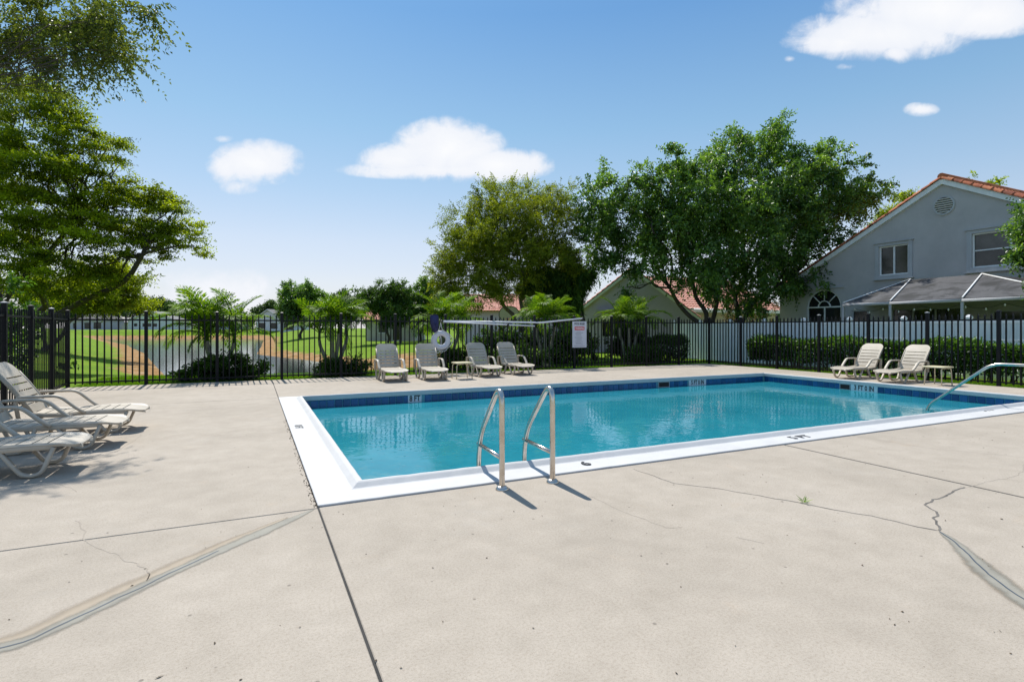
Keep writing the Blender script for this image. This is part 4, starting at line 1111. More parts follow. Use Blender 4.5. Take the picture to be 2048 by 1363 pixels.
def simple_house(name, label, px0, px1, d, base_z, wall_h, ridge_h, wall_m, roof_m, gable='front', wins=(), depth=9, tiled=False, rot=0):
    """far house seen between picture columns px0 and px1 at depth d, facing the camera's side of the lake"""
    p0, p1 = at(px0, 656, d), at(px1, 656, d); w = (p1 - p0).length; ang = math.atan2((p1 - p0).y, (p1 - p0).x) + rot
    h = empty(name, (p0.x, p0.y, base_z), ang, label=label, cat='house', group='houses beyond the lawn and lake')
    mb = MB()
    def to3(a, b, dd): return (a, dd, b)
    holes = [[(a * w, c), (a * w, e), (b * w, e), (b * w, c)] for a, b, c, e in wins]
    outer = [(0, -.5), (0, wall_h), (w / 2, ridge_h), (w, wall_h), (w, -.5)] if gable == 'front' else [(0, -.5), (0, wall_h), (w, wall_h), (w, -.5)]
    tess_wall(outer, holes, to3, .15, mb)
    mb.add([(0, 0, -.5), (0, depth, -.5), (0, depth, wall_h), (0, 0, wall_h)], [(0, 1, 2, 3)]); mb.add([(w, 0, -.5), (w, depth, -.5), (w, depth, wall_h), (w, 0, wall_h)], [(0, 3, 2, 1)])
    mb.build('wall', MT[wall_m], h)
    r = MB(); ov = .6; t = .22
    if gable == 'front':
        for s in (-1, 1):
            e = w / 2 + s * (w / 2 + ov); ez = wall_h - ov * (ridge_h - wall_h) / (w / 2)
            a, b = Vector((w / 2, 0, ridge_h + .05)), Vector((e, 0, ez + .05))
            V = [(q.x, y, q.z + dz) for dz in (t, 0) for q in (a, b) for y in (-.4, depth)]
            r.add(V, [(0, 1, 3, 2), (4, 6, 7, 5), (0, 2, 6, 4), (1, 5, 7, 3), (2, 3, 7, 6)])
        r.build('roof', MT[roof_m], h)
        MB().sweep([(-ov, -.43, wall_h - ov * .4), (w / 2, -.43, ridge_h + .1), (w + ov, -.43, wall_h - ov * .4)], .05, .24, (0, 1, 0)).build('rake_board', MT['trim'], h)
    else:
        if tiled:
            corrugated(-.5, w + .5, (depth / 2, ridge_h), (-.5, wall_h), 'x', name='roof', m=MT[roof_m], parent=h)
            corrugated(-.5, w + .5, (depth / 2, ridge_h), (depth + .5, wall_h), 'x', name='roof', m=MT[roof_m], parent=h)
        else:
            hip = min(w * .3, depth * .5)
            V = [(-.5, -.5, wall_h), (w + .5, -.5, wall_h), (w + .5, depth + .5, wall_h), (-.5, depth + .5, wall_h), (hip, depth / 2, ridge_h), (w - hip, depth / 2, ridge_h),
                 (-.5, -.5, wall_h - .2), (w + .5, -.5, wall_h - .2), (w + .5, depth + .5, wall_h - .2), (-.5, depth + .5, wall_h - .2)]
            r.add(V, [(0, 1, 5, 4), (1, 2, 5), (2, 3, 4, 5), (3, 0, 4), (0, 6, 7, 1), (1, 7, 8, 2), (2, 8, 9, 3), (3, 9, 6, 0)]); r.build('roof', MT[roof_m], h)
    for a, b, c, e in wins:
        f = MB(); x0, x1 = a * w, b * w; k = .07
        f.box2((x0, .05, c), (x1, .12, c + k)).box2((x0, .05, e - k), (x1, .12, e)).box2((x0, .05, c + k), (x0 + k, .12, e - k)).box2((x1 - k, .05, c + k), (x1, .12, e - k))
        wo = f.build('window', MT['trim'], h); MB().box2((x0 + k, .10, c + k), (x1 - k, .11, e - k)).build('pane', MT['glass'], wo)
    return h

simple_house('lake_house', 'white gabled house across the lake with a row of dark windows', 256, 350, 172, .85, 3.0, 5.7, 'white_wall', 'shingle', 'front', ((.12, .2, 1.0, 2.1), (.30, .5, .9, 2.1), (.52, .62, .9, 2.1), (.45, .55, 3.3, 4.3)))
simple_house('lake_house', 'grey house at the far left shore below the tree', 140, 206, 165, .85, 3.2, 5.2, 'house2', 'darkshingle', 'side', ((.08, .2, .3, 2.2), (.42, .6, .2, 2.3), (.7, .95, .2, 2.4)))
simple_house('lake_house', 'low pale house between the grey house and white gabled house', 207, 254, 185, .9, 2.4, 3.9, 'cream', 'shingle', 'side', ((.2, .8, 1.0, 2.0),))
simple_house('lake_house', 'white house on the far shore behind the left palm', 392, 470, 175, .85, 3.0, 5.4, 'white_wall', 'shingle', 'side', ((.2, .35, .8, 2.1), (.6, .8, .8, 2.1)))
simple_house('lake_house', 'pale house across the lake just left of the round tree', 512, 560, 150, .8, 3.2, 5.6, 'white_wall', 'shingle', 'front', ((.1, .4, .3, 2.1), (.6, .9, .3, 2.1)))
simple_house('lake_house', 'small white house with dark doors at the foot of the round tree', 560, 592, 140, .6, 2.8, 4.4, 'white_wall', 'darkshingle', 'side', ((.2, .8, .2, 2.2),))
simple_house('tiled_house', 'tan house with red tiled roof behind the leftmost loungers', 732, 826, 62, -.1, 2.4, 4.6, 'cream', 'roof2', 'side', ((.25, .42, .9, 2.1), (.55, .75, .0, 2.1)), tiled=True)
simple_house('tiled_house', 'grey house behind the feathery tree and the basketball hoop', 930, 1135, 46, -.1, 2.9, 4.6, 'house2', 'roof2', 'side', ((.52, .62, 1.0, 2.2),), tiled=True)

def make_hoop():
    p = at(1018, 656, 34)
    h = empty('basketball_hoop', (p.x, p.y, gz(p.x, p.y)), -YAW, label='fan shaped basketball backboard on a pole behind the fence', cat='basketball hoop')
    MB().tube([(0, .35, 0), (0, .35, 2.6), (0, .05, 2.75)], .05, 8).build('pole', MT['blackp'], h)
    pts = [(-.62, 3.05), (-.45, 3.28), (-.2, 3.38), (.2, 3.38), (.45, 3.28), (.62, 3.05), (.62, 2.75), (.42, 2.48), (.15, 2.40), (-.15, 2.40), (-.42, 2.48), (-.62, 2.75)]
    pts = [(x, z - .55) for x, z in pts]
    b = MB(); n = len(pts); b.add([(x, -.02, z) for x, z in pts] + [(x, .02, z) for x, z in pts], [tuple(range(n)), tuple(reversed(range(n, 2 * n)))] + [(i, (i + 1) % n, n + (i + 1) % n, n + i) for i in range(n)])
    bo = b.build('backboard', MT['hoopb'], h)
    MB().tube([(x, -.02, z) for x, z in pts] + [(pts[0][0], -.02, pts[0][1])], .025, 6).build('board_rim', MT['blackp'], bo)
    MB().tube([(.225 * cos(2 * pi * k / 20), -.30 + .225 * sin(2 * pi * k / 20), 2.05) for k in range(21)], .012, 6).build('hoop', MT['red'], h)
make_hoop()

# ------------------------------------------------------------------ white vinyl fence and hedge
def make_vinyl():
    X = 19.0; y0, s, n = 21.0, 1.77, 10
    f = empty('vinyl_fence', (X, y0, -.1), -pi / 2, label='white vinyl privacy fence behind the hedge', cat='fence')
    pm = mesh_only(MB().box2((-.062, -.062, -.1), (.062, .062, 1.76)), 'post', MT['vinyl'])
    cm = MB(); c = .075
    cm.box2((-c, -c, 1.76), (c, c, 1.785)).add([(-c * .9, -c * .9, 1.785), (c * .9, -c * .9, 1.785), (c * .9, c * .9, 1.785), (-c * .9, c * .9, 1.785), (-c * .6, -c * .6, 1.84), (c * .6, -c * .6, 1.84), (c * .6, c * .6, 1.84), (-c * .6, c * .6, 1.84), (0, 0, 1.86)],
       [(0, 1, 5, 4), (1, 2, 6, 5), (2, 3, 7, 6), (3, 0, 4, 7), (4, 5, 8), (5, 6, 8), (6, 7, 8), (7, 4, 8)]); cm = mesh_only(cm, 'post_cap', MT['vinyl'])
    k = 11; w = (s - .124) / k
    plm = mesh_only(MB().box2((-w / 2 + .003, -.011, .10), (w / 2 - .003, .011, 1.60)), 'plank', MT['vinyl'])
    for i in range(n + 1):
        p = link_mesh('post', pm, f, (i * s, 0, 0)); link_mesh('post_cap', cm, p)
        if i < n:
            MB().box2((i * s + .062, -.025, 1.60), ((i + 1) * s - .062, .025, 1.70)).build('rail', MT['vinyl'], f)
            MB().box2((i * s + .062, -.025, .0), ((i + 1) * s - .062, .025, .10)).build('rail', MT['vinyl'], f)
            MB().box2((i * s + .062, -.018, 1.10), ((i + 1) * s - .062, -.0115, 1.13)).build('rail', MT['vinyl'], f)
            for j in range(k): link_mesh('plank', plm, f, (i * s + .062 + (j + .5) * w, random.gauss(0, .0008), 0))
make_vinyl()

# ------------------------------------------------------------------ foliage
def leaf_mesh(name, P, A, N, ln, wd, tint, m, fold=.25):
    """P base points, A unit leaf axes, N rough normals, ln/wd sizes: one folded rhombic leaf (two triangles) each"""
    n = len(P)
    S = np.cross(A, N); S /= np.linalg.norm(S, axis=1, keepdims=True) + 1e-9
    U = np.cross(S, A)
    ln = ln[:, None]; wd = wd[:, None]
    mid = P + A * ln * .45
    V = np.empty((n, 4, 3), np.float32)
    V[:, 0] = P; V[:, 1] = mid + S * wd * .5 + U * wd * fold; V[:, 2] = P + A * ln - U * ln * .08; V[:, 3] = mid - S * wd * .5 + U * wd * fold
    me = bpy.data.meshes.new(name)
    me.vertices.add(n * 4); me.vertices.foreach_set('co', V.reshape(-1))
    me.loops.add(n * 6); base = np.arange(n, dtype=np.int32)[:, None] * 4
    me.loops.foreach_set('vertex_index', (base + np.array([[0, 1, 2, 0, 2, 3]], np.int32)).reshape(-1))
    me.polygons.add(n * 2); me.polygons.foreach_set('loop_start', np.arange(0, n * 6, 3, dtype=np.int32))
    me.update(calc_edges=True)
    a = me.attributes.new('tint', 'FLOAT', 'FACE'); a.data.foreach_set('value', np.repeat(tint, 2).astype(np.float32))
    me.materials.append(m); me.validate()
    return me

def unit(v): return v / (np.linalg.norm(v, axis=-1, keepdims=True) + 1e-9)

def foliage(clumps, n_leaves, ln, wd, m, name='crown', spray=10, slen=.45, droop=.25, shell=.5, flat=0.6, tmul=1.0, seed=1, dz=1.0):
    """clumps: (centre, (rx, ry, rz), weight). Leaves grow in sprays spread through the clump volumes"""
    g = np.random.default_rng(seed)
    wts = np.array([w * (r[0] * r[1] * r[2]) ** (2 / 3) for _, r, w in clumps]); wts /= wts.sum()
    ns = max(1, n_leaves // spray); cnt = g.multinomial(ns, wts)
    Ps, Ds, Ts = [], [], []
    for (c, r, w), k in zip(clumps, cnt):
        if k == 0: continue
        c = np.array(c); r = np.array(r)
        # uneven lumps inside each clump: sprays gather round random twig ends
        nk = max(3, k // 14)
        td = unit(g.normal(size=(nk, 3))); tr = g.random(nk) ** shell
        tw = td * tr[:, None] * (1 + .22 * g.normal(size=(nk, 1)))
        idx = g.integers(0, nk, k)
        q = tw[idx] + g.normal(size=(k, 3)) * .095
        P = c + q * r
        D = unit(unit(q) * .8 + g.normal(size=(k, 3)) * .55 + np.array([0, 0, .15 - droop]))
        D[:, 2] *= dz; D = unit(D)
        lump = g.normal(size=nk) * .16
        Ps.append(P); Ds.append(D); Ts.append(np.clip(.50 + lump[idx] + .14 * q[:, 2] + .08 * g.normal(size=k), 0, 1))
    P = np.concatenate(Ps); D = np.concatenate(Ds); T = np.concatenate(Ts); S = len(P)
    j = np.arange(spray) / spray
    t = (j[None, :] + g.random((S, spray)) * .1) * slen * (0.6 + .8 * g.random((S, 1)))
    pos = P[:, None, :] + D[:, None, :] * t[..., None]; pos[..., 2] -= droop * .6 * t ** 2 / slen
    side = unit(np.cross(D, g.normal(size=(S, 3))))
    sg = np.where(np.arange(spray) % 2 == 0, 1., -1.)[None, :, None]
    A = unit(D[:, None, :] * .55 + side[:, None, :] * sg * .8 + g.normal(size=(S, spray, 3)) * .30 + np.array([0, 0, -droop * .7]))
    N = unit(np.array([0, 0, 1.0]) * flat + g.normal(size=(S, spray, 3)) * .5)
    n = S * spray
    L = ln * (.65 + .7 * g.random(n)); W = wd * (.7 + .6 * g.random(n))
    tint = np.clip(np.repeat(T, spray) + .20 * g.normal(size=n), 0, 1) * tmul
    return leaf_mesh(name, pos.reshape(-1, 3), A.reshape(-1, 3), N.reshape(-1, 3), L, W, tint, m)

def limb_path(a, b, bend=.18, k=5, sag=0.0, g=random):
    a, b = Vector(a), Vector(b); L = (b - a).length; pts = [a]
    for i in range(1, k):
        t = i / k; p = a.lerp(b, t); o = Vector((g.gauss(0, 1), g.gauss(0, 1), g.gauss(0, .6))) * L * bend * .35
        p += o * sin(pi * t) + Vector((0, 0, sag * L * sin(pi * t))); pts.append(p)
    pts.append(b); return spline(pts, 3)

def px_clumps(lst, depth_k=1.0):
    """(px, py, rx, ry, d, weight): clump sizes read off the photograph in pixels at depth d"""
    out = []
    for c in lst:
        px, py, rx, ry, d = c[:5]; w = c[5] if len(c) > 5 else 1.0
        k = d / 1085; p = at(px, py, d); rr = rx * k * depth_k
        out.append((tuple(p), (rx * k * .95, rr * .95, ry * k), w))
    return out

def tree(name, label, cat, base, clumps, n, ln, wd, m, bark, limbs, r0, fork=.35, group=None, sub=2, limb_k=.62, **kw):
    """trunk > limbs that run to the crown's clumps"""
    b = Vector(base); t = empty(name, b, label=label, cat=cat, group=group)
    rg = random.Random(kw.get('seed', 1)); mb = MB()
    stems = limbs if isinstance(limbs, list) else [limbs]
    tops = []
    for (top, bend) in stems:
        path = limb_path(b + Vector((rg.uniform(-.1, .1), rg.uniform(-.1, .1), -.15)), top, bend, 5, g=rg)
        rad = [r0 * (1.35 if i == 0 else 1) * (1 - .45 * i / (len(path) - 1)) for i in range(len(path))]
        mb.tube([p - b for p in path], rad, 10); tops.append((Vector(top), rad[-1]))
    for (c, r, w) in clumps:
        c = Vector(c); tp, rr = min(tops, key=lambda q: (q[0] - c).length)
        path = limb_path(tp, c, .22, 5, .04, rg)
        rad = [rr * limb_k * (1 - .85 * i / (len(path) - 1)) + .008 * min(1, limb_k / .5) for i in range(len(path))]
        mb.tube([p - b for p in path], rad, 6)
        for _ in range(sub):
            u = Vector((rg.gauss(0, 1), rg.gauss(0, 1), rg.gauss(0, .7))).normalized()
            q = c + Vector((u.x * r[0], u.y * r[1], u.z * r[2])) * .8
            s = path[int(len(path) * rg.uniform(.45, .8))]
            pp = limb_path(s, q, .25, 4, 0, rg); mb.tube([p - b for p in pp], [rr * .35 * limb_k * (1 - .8 * i / (len(pp) - 1)) + .005 * min(1, limb_k / .5) for i in range(len(pp))], 5)
    mb.build('trunk', bark, t, recalc=False)
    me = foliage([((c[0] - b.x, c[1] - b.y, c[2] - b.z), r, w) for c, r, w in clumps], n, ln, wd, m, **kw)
    link_mesh('crown', me, t)
    return t

# big ficus in front of the cottage
fb = at(1428, 656, 27.2); fb.z = -.1
tree('ficus_tree', 'large dark green ficus with a dense crown behind the white fence', 'tree', fb,
     px_clumps([(1195, 392, 52, 45, 26), (1240, 440, 66, 60, 27), (1185, 490, 58, 60, 27.5), (1255, 355, 30, 16, 25.5, .8), (1320, 372, 56, 50, 26), (1345, 320, 34, 24, 26.5, .8), (1400, 345, 48, 42, 27),
                (1480, 315, 58, 50, 27), (1470, 285, 26, 24, 27.5, .9), (1552, 288, 42, 48, 28), (1556, 258, 20, 22, 28), (1618, 325, 50, 46, 27), (1680, 330, 44, 36, 26.4, .8), (1735, 385, 42, 24, 25.8, .8), (1690, 390, 50, 34, 26),
                (1640, 420, 76, 54, 26), (1560, 390, 84, 70, 27), (1445, 410, 88, 70, 25.5), (1345, 450, 76, 64, 26), (1280, 505, 60, 36, 26), (1395, 530, 76, 50, 25.4), (1490, 500, 90, 66, 26),
                (1590, 490, 76, 54, 25.8), (1560, 570, 60, 32, 26), (1635, 555, 26, 22, 25, .5), (1480, 590, 70, 28, 26.5, .6), (1250, 575, 18, 30, 25.6, .45), (1690, 470, 40, 18, 25.6, .6),
                (1460, 420, 110, 80, 29, .5), (1580, 420, 100, 80, 29.5, .5), (1350, 440, 90, 70, 29, .5)]),
     118000, .15, .088, MT['leaf_ficus'], MT['barkd'], [(at(1440, 555, 26.8), .10), (at(1385, 560, 26.4), .14), (at(1340, 575, 26.6), .14), (at(1490, 560, 27.5), .14), (at(1545, 580, 26.6), .14)], .15, spray=10, slen=.55, droop=.30, shell=.42, seed=3)

# feathery olive tree left of it
ob = at(1035, 656, 27.5); ob.z = -.1
tree('feathery_tree', 'wide feathery olive green tree behind the middle of the far fence', 'tree', ob,
     px_clumps([(1000, 400, 56, 32, 27.5, .8), (1060, 385, 46, 26, 28, .7), (1110, 410, 44, 34, 27.5, .8), (940, 440, 46, 34, 27, .8), (1010, 450, 80, 50, 26.5), (1090, 460, 60, 56, 27), (915, 500, 42, 44, 27), (960, 510, 66, 50, 26),
                (1040, 520, 70, 50, 26), (900, 560, 32, 40, 27), (950, 580, 56, 32, 26), (1020, 575, 60, 30, 26.5, .8), (905, 610, 30, 26, 27.4), (1120, 520, 50, 48, 27.5), (890, 540, 20, 30, 27.2, .7)]),
     112000, .11, .044, MT['leaf_olive'], MT['bark'], [(at(1000, 585, 27.3), .22), (at(1050, 560, 27), .14), (at(1090, 575, 27.6), .2)], .15, spray=14, slen=.55, droop=.10, shell=.45, seed=5)
# dark drooping understorey tree under it
db = at(1150, 656, 28.5); db.z = -.1
tree('drooping_tree', 'dark tree with drooping narrow leaves between the feathery tree and cottage', 'tree', db,
     px_clumps([(1085, 560, 44, 34, 28), (1130, 565, 40, 40, 28), (1165, 550, 26, 32, 28.2, .7), (1100, 595, 40, 24, 28, .8), (1140, 605, 26, 18, 28, .6)]),
     24000, .34, .05, MT['leaf_dark'], MT['barkd'], [(at(1110, 600, 28.3), .2), (at(1165, 600, 28.5), .2)], .11, spray=9, slen=.25, droop=1.1, shell=.5, seed=6)

# layered tree on the left
lb = at(-10, 656, 23.5); lb.z = -.15
tree('layered_tree', 'spreading yellow green tree with layered branches at the left', 'tree', lb,
     px_clumps([(365, 480, 50, 9, 22), (310, 462, 66, 11, 22), (390, 492, 22, 6, 21.8, .8), (330, 445, 50, 9, 22.3), (320, 405, 46, 9, 22.5), (345, 425, 40, 9, 22, .8), (285, 388, 40, 8, 22.4), (255, 410, 60, 12, 22), (235, 382, 44, 8, 22), (200, 365, 56, 10, 22), (225, 284, 30, 7, 22, .9), (190, 268, 44, 8, 22.5),
                (238, 330, 18, 5, 21.8, .7), (160, 300, 64, 10, 22), (205, 345, 32, 6, 22, .7), (120, 225, 44, 14, 22.5), (90, 195, 44, 16, 22.5), (145, 252, 40, 9, 22.5, .8), (50, 230, 66, 24, 22.5), (60, 285, 80, 20, 22), (120, 335, 80, 14, 21.5), (50, 345, 80, 20, 22), (60, 390, 80, 18, 22), (140, 400, 80, 14, 21.7), (150, 440, 96, 14, 21.5),
                (245, 445, 76, 12, 22), (60, 440, 80, 18, 22), (60, 485, 80, 16, 22), (200, 482, 90, 10, 21.5), (310, 500, 60, 7, 22, .8), (255, 515, 66, 7, 22, .8), (150, 515, 80, 10, 21.5, .8), (40, 530, 70, 18, 22), (160, 550, 76, 8, 21.5, .8), (60, 570, 70, 12, 22, .7), (190, 540, 80, 8, 21.6, .8), (240, 556, 56, 8, 21.8, .8), (140, 582, 70, 10, 21.8, .8), (20, 170, 54, 24, 22.5), (-60, 300, 90, 120, 23), (-60, 480, 80, 80, 23)]),
     112000, .12, .064, MT['leaf_layer'], MT['barkd'], [(at(20, 560, 23), .2), (at(-20, 430, 23.3), .12), (at(285, 508, 21.3), .12), (at(150, 440, 22), .15)], .15, spray=12, slen=.6, droop=.02, shell=.5, flat=1.6, dz=.3, seed=8)
# second tree behind, low and bright
sb = at(85, 656, 40); sb.z = gz(sb.x, sb.y)
tree('bushy_tree', 'bright green bushy tree below the layered branches at the left', 'tree', sb,
     px_clumps([(220, 570, 52, 30, 40), (160, 590, 60, 26, 40), (255, 590, 28, 24, 39), (110, 580, 50, 30, 41), (240, 548, 34, 18, 40), (60, 585, 60, 30, 42), (200, 610, 70, 14, 40)]),
     42000, .19, .09, MT['leaf_layer'], MT['bark'], [(at(190, 605, 40), .10), (at(100, 605, 41), .2)], .16, spray=10, slen=.6, droop=.1, shell=.45, seed=9)
# near tree whose branch hangs into the picture
nb = Vector((-7.2, 11.6, -.1))
near = px_clumps([(50, 30, 64, 36, 9.84), (130, 45, 66, 42, 9.60), (171, 50, 58, 44, 9.24), (241, 35, 44, 34, 9.00), (291, 12, 20, 20, 9.00), (206, 100, 36, 30, 9.12, .7), (151, 100, 32, 26, 9.36, .6), (241, 105, 20, 24, 9.00, .7), (194, 150, 12, 14, 9.00, .5),
                  (90, 90, 50, 34, 9.72, .6), (30, 100, 50, 40, 9.96, .7), (0, 60, 50, 50, 10.08), (-80, 90, 80, 60, 10.20), (50, 145, 36, 24, 10.08, .4), (0, 180, 36, 34, 10.20, .5)])
tree('overhanging_tree', 'near tree with thin hanging twigs reaching in at the upper left corner', 'tree', nb, near,
     22000, .070, .036, MT['leaf_hang'], MT['barkd'], [((-5.8, 11.4, 4.2), .12), ((-6.6, 12.2, 5.4), .12)], .16, limb_k=.13, spray=16, slen=.50, droop=.45, shell=.6, sub=4, seed=12)

# tree at the right frame edge and one behind the roof
rb = Vector((19.75, 6.2, -.1))
tree('bright_leaf_tree', 'bright green tree at the right edge before the upstairs window', 'tree', rb,
     px_clumps([(2085, 440, 48, 40, 15), (2095, 500, 60, 50, 15), (2062, 470, 22, 60, 15, .8), (2110, 560, 50, 30, 15.2), (2130, 430, 60, 60, 15.4)]),
     14000, .11, .06, MT['leaf_ficus'], MT['bark'], [((19.9, 6.4, 2.6), .1)], .08, spray=8, slen=.35, droop=.2, seed=14)
hb = at(1822, 656, 44); hb.z = -.1
tree('roof_back_tree', 'olive tree top showing above the left slope of the tiled gable', 'tree', hb,
     px_clumps([(1815, 398, 40, 16, 44), (1850, 410, 50, 28, 44), (1780, 440, 30, 22, 44), (1830, 450, 60, 40, 44), (1955, 362, 16, 6, 44, .6), (1985, 370, 20, 10, 44, .6)]),
     16000, .20, .10, MT['leaf_layer'], MT['bark'], [(at(1830, 500, 44), .1)], .2, spray=10, slen=.6, seed=15)

# trees beyond the lake and lawn
FARG = 'trees beyond the lake and lawn'
def far_tree(label, px, d, clumps, n, seed, m='leaf_far', ln=.34):
    b = at(px, 656, d); b.z = gz(b.x, b.y); cl = px_clumps([(a, b_, c, e, d) for a, b_, c, e in clumps])
    tree('far_tree', label, 'tree', b, cl, n, ln * d / 90, ln * .55 * d / 90, MT[m], MT['barkd'], [(at(px, 625, d), .1)], .16 * d / 60, group=FARG, spray=8, slen=.9 * d / 90, droop=.1, shell=.45, sub=1, seed=seed)
far_tree('round dark tree standing alone beyond the lake', 602, 88, [(585, 590, 24, 22), (615, 588, 24, 20), (600, 610, 34, 24), (628, 605, 18, 24), (575, 612, 16, 18), (600, 632, 36, 12)], 26000, 21, 'leaf_ficus')
far_tree('tall dark tree standing before the tan tiled house', 772, 54, [(775, 580, 24, 14), (742, 592, 22, 16), (800, 590, 24, 16), (768, 604, 40, 16), (722, 606, 20, 14), (785, 622, 22, 12), (752, 626, 10, 8)], 26000, 22, 'leaf_dark', .3)
far_tree('bright green tree just left of the feathery tree', 840, 58, [(815, 597, 24, 20), (850, 590, 28, 18), (835, 620, 36, 22), (870, 610, 28, 28), (800, 625, 20, 16), (856, 568, 18, 9), (850, 650, 14, 24)], 30000, 23, 'leaf_ficus', .3)
far_tree('low tree between the round tree and second palm', 690, 95, [(690, 600, 26, 14), (665, 610, 22, 14), (710, 615, 26, 14)], 12000, 24)
far_tree('small tree over the pale house left of the round tree', 540, 160, [(540, 617, 16, 8), (525, 625, 14, 8), (555, 622, 12, 8)], 7000, 25)
far_tree('wide pine behind the white gabled lake house', 300, 215, [(275, 614, 22, 9), (300, 611, 26, 9), (325, 614, 22, 9), (300, 624, 44, 10)], 14000, 26)
far_tree('low tree right of the white gabled lake house', 375, 225, [(360, 622, 24, 7), (392, 623, 26, 7), (420, 624, 24, 7)], 9000, 27)
far_tree('dark tree above the grey house at the far left', 170, 200, [(150, 616, 30, 14), (190, 620, 26, 10), (225, 622, 22, 8)], 9000, 28)
far_tree('small leafy tree before the tan tiled house', 800, 52, [(790, 632, 14, 18), (775, 640, 12, 14), (815, 640, 10, 14)], 7000, 29, 'leaf_dark', .28)

def treeline():
    cl = []; g = random.Random(4)
    for k in range(70):
        px = -500 + k * 36 + g.uniform(-10, 10)
        cl.append((px, 640 - g.uniform(0, 8), 34, g.uniform(10, 17), g.uniform(300, 340)))
    me = foliage(px_clumps(cl), 60000, 1.5, .9, MT['leaf_far'], 'treeline', 8, 3.0, .1, .45, seed=33)
    tag(link_mesh('distant_woods', me), 'low dark treeline along the horizon', None, kind='stuff')
treeline()

# hedge along the right fence
def box_foliage(name, x0, x1, y0, y1, z0, z1, n, ln, wd, m, seed, bulge=.08, topw=.4):
    g = np.random.default_rng(seed); P = np.empty((n, 3)); N0 = np.empty((n, 3))
    face = g.choice(5, n, p=[.36, .10, topw, .07, .07]); u = g.random(n); v = g.random(n); dep = np.abs(g.normal(size=n)) * .09
    X, Yy, Z = x1 - x0, y1 - y0, z1 - z0
    for k in range(5):
        i = face == k
        if k == 0: P[i] = np.stack([x0 + dep[i], y0 + u[i] * Yy, z0 + v[i] * Z], -1); N0[i] = (-1, 0, 0)
        if k == 1: P[i] = np.stack([x1 - dep[i], y0 + u[i] * Yy, z0 + v[i] * Z], -1); N0[i] = (1, 0, 0)
        if k == 2: P[i] = np.stack([x0 + u[i] * X, y0 + v[i] * Yy, z1 - dep[i]], -1); N0[i] = (0, 0, 1)
        if k == 3: P[i] = np.stack([x0 + u[i] * X, y0 + dep[i], z0 + v[i] * Z], -1); N0[i] = (0, -1, 0)
        if k == 4: P[i] = np.stack([x0 + u[i] * X, y1 - dep[i], z0 + v[i] * Z], -1); N0[i] = (0, 1, 0)
    wob = bulge * (np.sin(P[:, 1] * 2.1 + P[:, 2] * 3) + np.sin(P[:, 1] * 5.3 + P[:, 0] * 4) * .6 + g.normal(size=n) * .5)
    P += N0 * wob[:, None]
    A = unit(N0 * .5 + g.normal(size=(n, 3)) * .7 + np.array([0, 0, .35])); N = unit(g.normal(size=(n, 3)) * .6 + np.array([0, 0, .7]) + N0 * .4)
    t = np.clip(.45 + .3 * (P[:, 2] - z0) / Z - .15 + .2 * g.normal(size=n), 0, 1)
    return leaf_mesh(name, P, A, N, ln * (.6 + .8 * g.random(n)), wd * (.6 + .8 * g.random(n)), t, m)

def make_hedge():
    h = empty('hedge', (17.4, 9.5, -.1), label='long clipped green hedge between the black fence and white fence', cat='hedge')
    me = box_foliage('foliage', 17.1, 18.2, 2.0, 14.75, .16, .92, 50000, .085, .05, MT['leaf_hedge'], 41); o = link_mesh('foliage', me, h); o.location = (-17.4, -9.5, .1)
    g = random.Random(2); mb = MB()
    for k in range(150):
        x, y = g.uniform(17.3, 18.0), g.uniform(2.1, 14.6); mb.tube([(x - 17.4, y - 9.5, .05), (x - 17.4 + g.gauss(0, .08), y - 9.5 + g.gauss(0, .08), .5), (x - 17.4 + g.gauss(0, .18), y - 9.5 + g.gauss(0, .15), .90)], [.018, .012, .004], 5)
    mb.build('stems', MT['barkd'], h, recalc=False)['kind'] = 'stuff'
    b = empty('clipped_bush', (15.7, 17.9, -.1), label='dark clipped bush behind the corner of the black fence', cat='bush')
    me = box_foliage('foliage', -.75, .75, -.5, .5, .1, 1.0, 11000, .085, .05, MT['leaf_dark'], 42, .10); link_mesh('foliage', me, b)
    mb = MB()
    for k in range(14):
        x, y = g.uniform(-.5, .5), g.uniform(-.3, .3); mb.tube([(x * .6, y * .6, 0), (x, y, .5), (x * 1.2, y * 1.2, .9)], [.02, .013, .004], 5)
    mb.build('stems', MT['barkd'], b, recalc=False)['kind'] = 'stuff'
make_hedge()

def shrub(name, label, cat, x, y, rx, ry, rz, n, m, seed, ln=.075, wd=.04, droop=.05, shell=.6, group=None):
    z = gz(x, y); s = empty(name, (x, y, z), label=label, cat=cat, group=group); g = random.Random(seed); cl = []
    for k in range(9):
        cl.append(((g.uniform(-1, 1) * rx * .6, g.uniform(-1, 1) * ry * .6, rz * g.uniform(.35, .75)), (rx * .5, ry * .5, rz * .40), 1.0))
    cl.append(((0, 0, rz * .45), (rx * .85, ry * .85, rz * .5), 1.2))
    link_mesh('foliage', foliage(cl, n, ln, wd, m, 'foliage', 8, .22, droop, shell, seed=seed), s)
    mb = MB()
    for c, r, w in cl:
        mb.tube([(g.gauss(0, .05), g.gauss(0, .05), -.05), (c[0] * .5, c[1] * .5, c[2] * .6), c], [.018, .012, .004], 5)
    mb.build('stems', MT['barkd'], s, recalc=False)['kind'] = 'stuff'
    return s
SH = 'shrubs planted along the outside of the far fence'
shrub('flower_shrub', 'dark leafy shrub at the foot of the leftmost palm', 'shrub', -.75, 16.7, 1.25, .5, .60, 6000, MT['leaf_dark'], 51, .10, .05, group=SH)
shrub('flower_shrub', 'loose green shrub at the foot of the second palm', 'shrub', 2.3, 16.8, .95, .5, .45, 4500, MT['leaf_dark'], 52, .13, .03, group=SH)
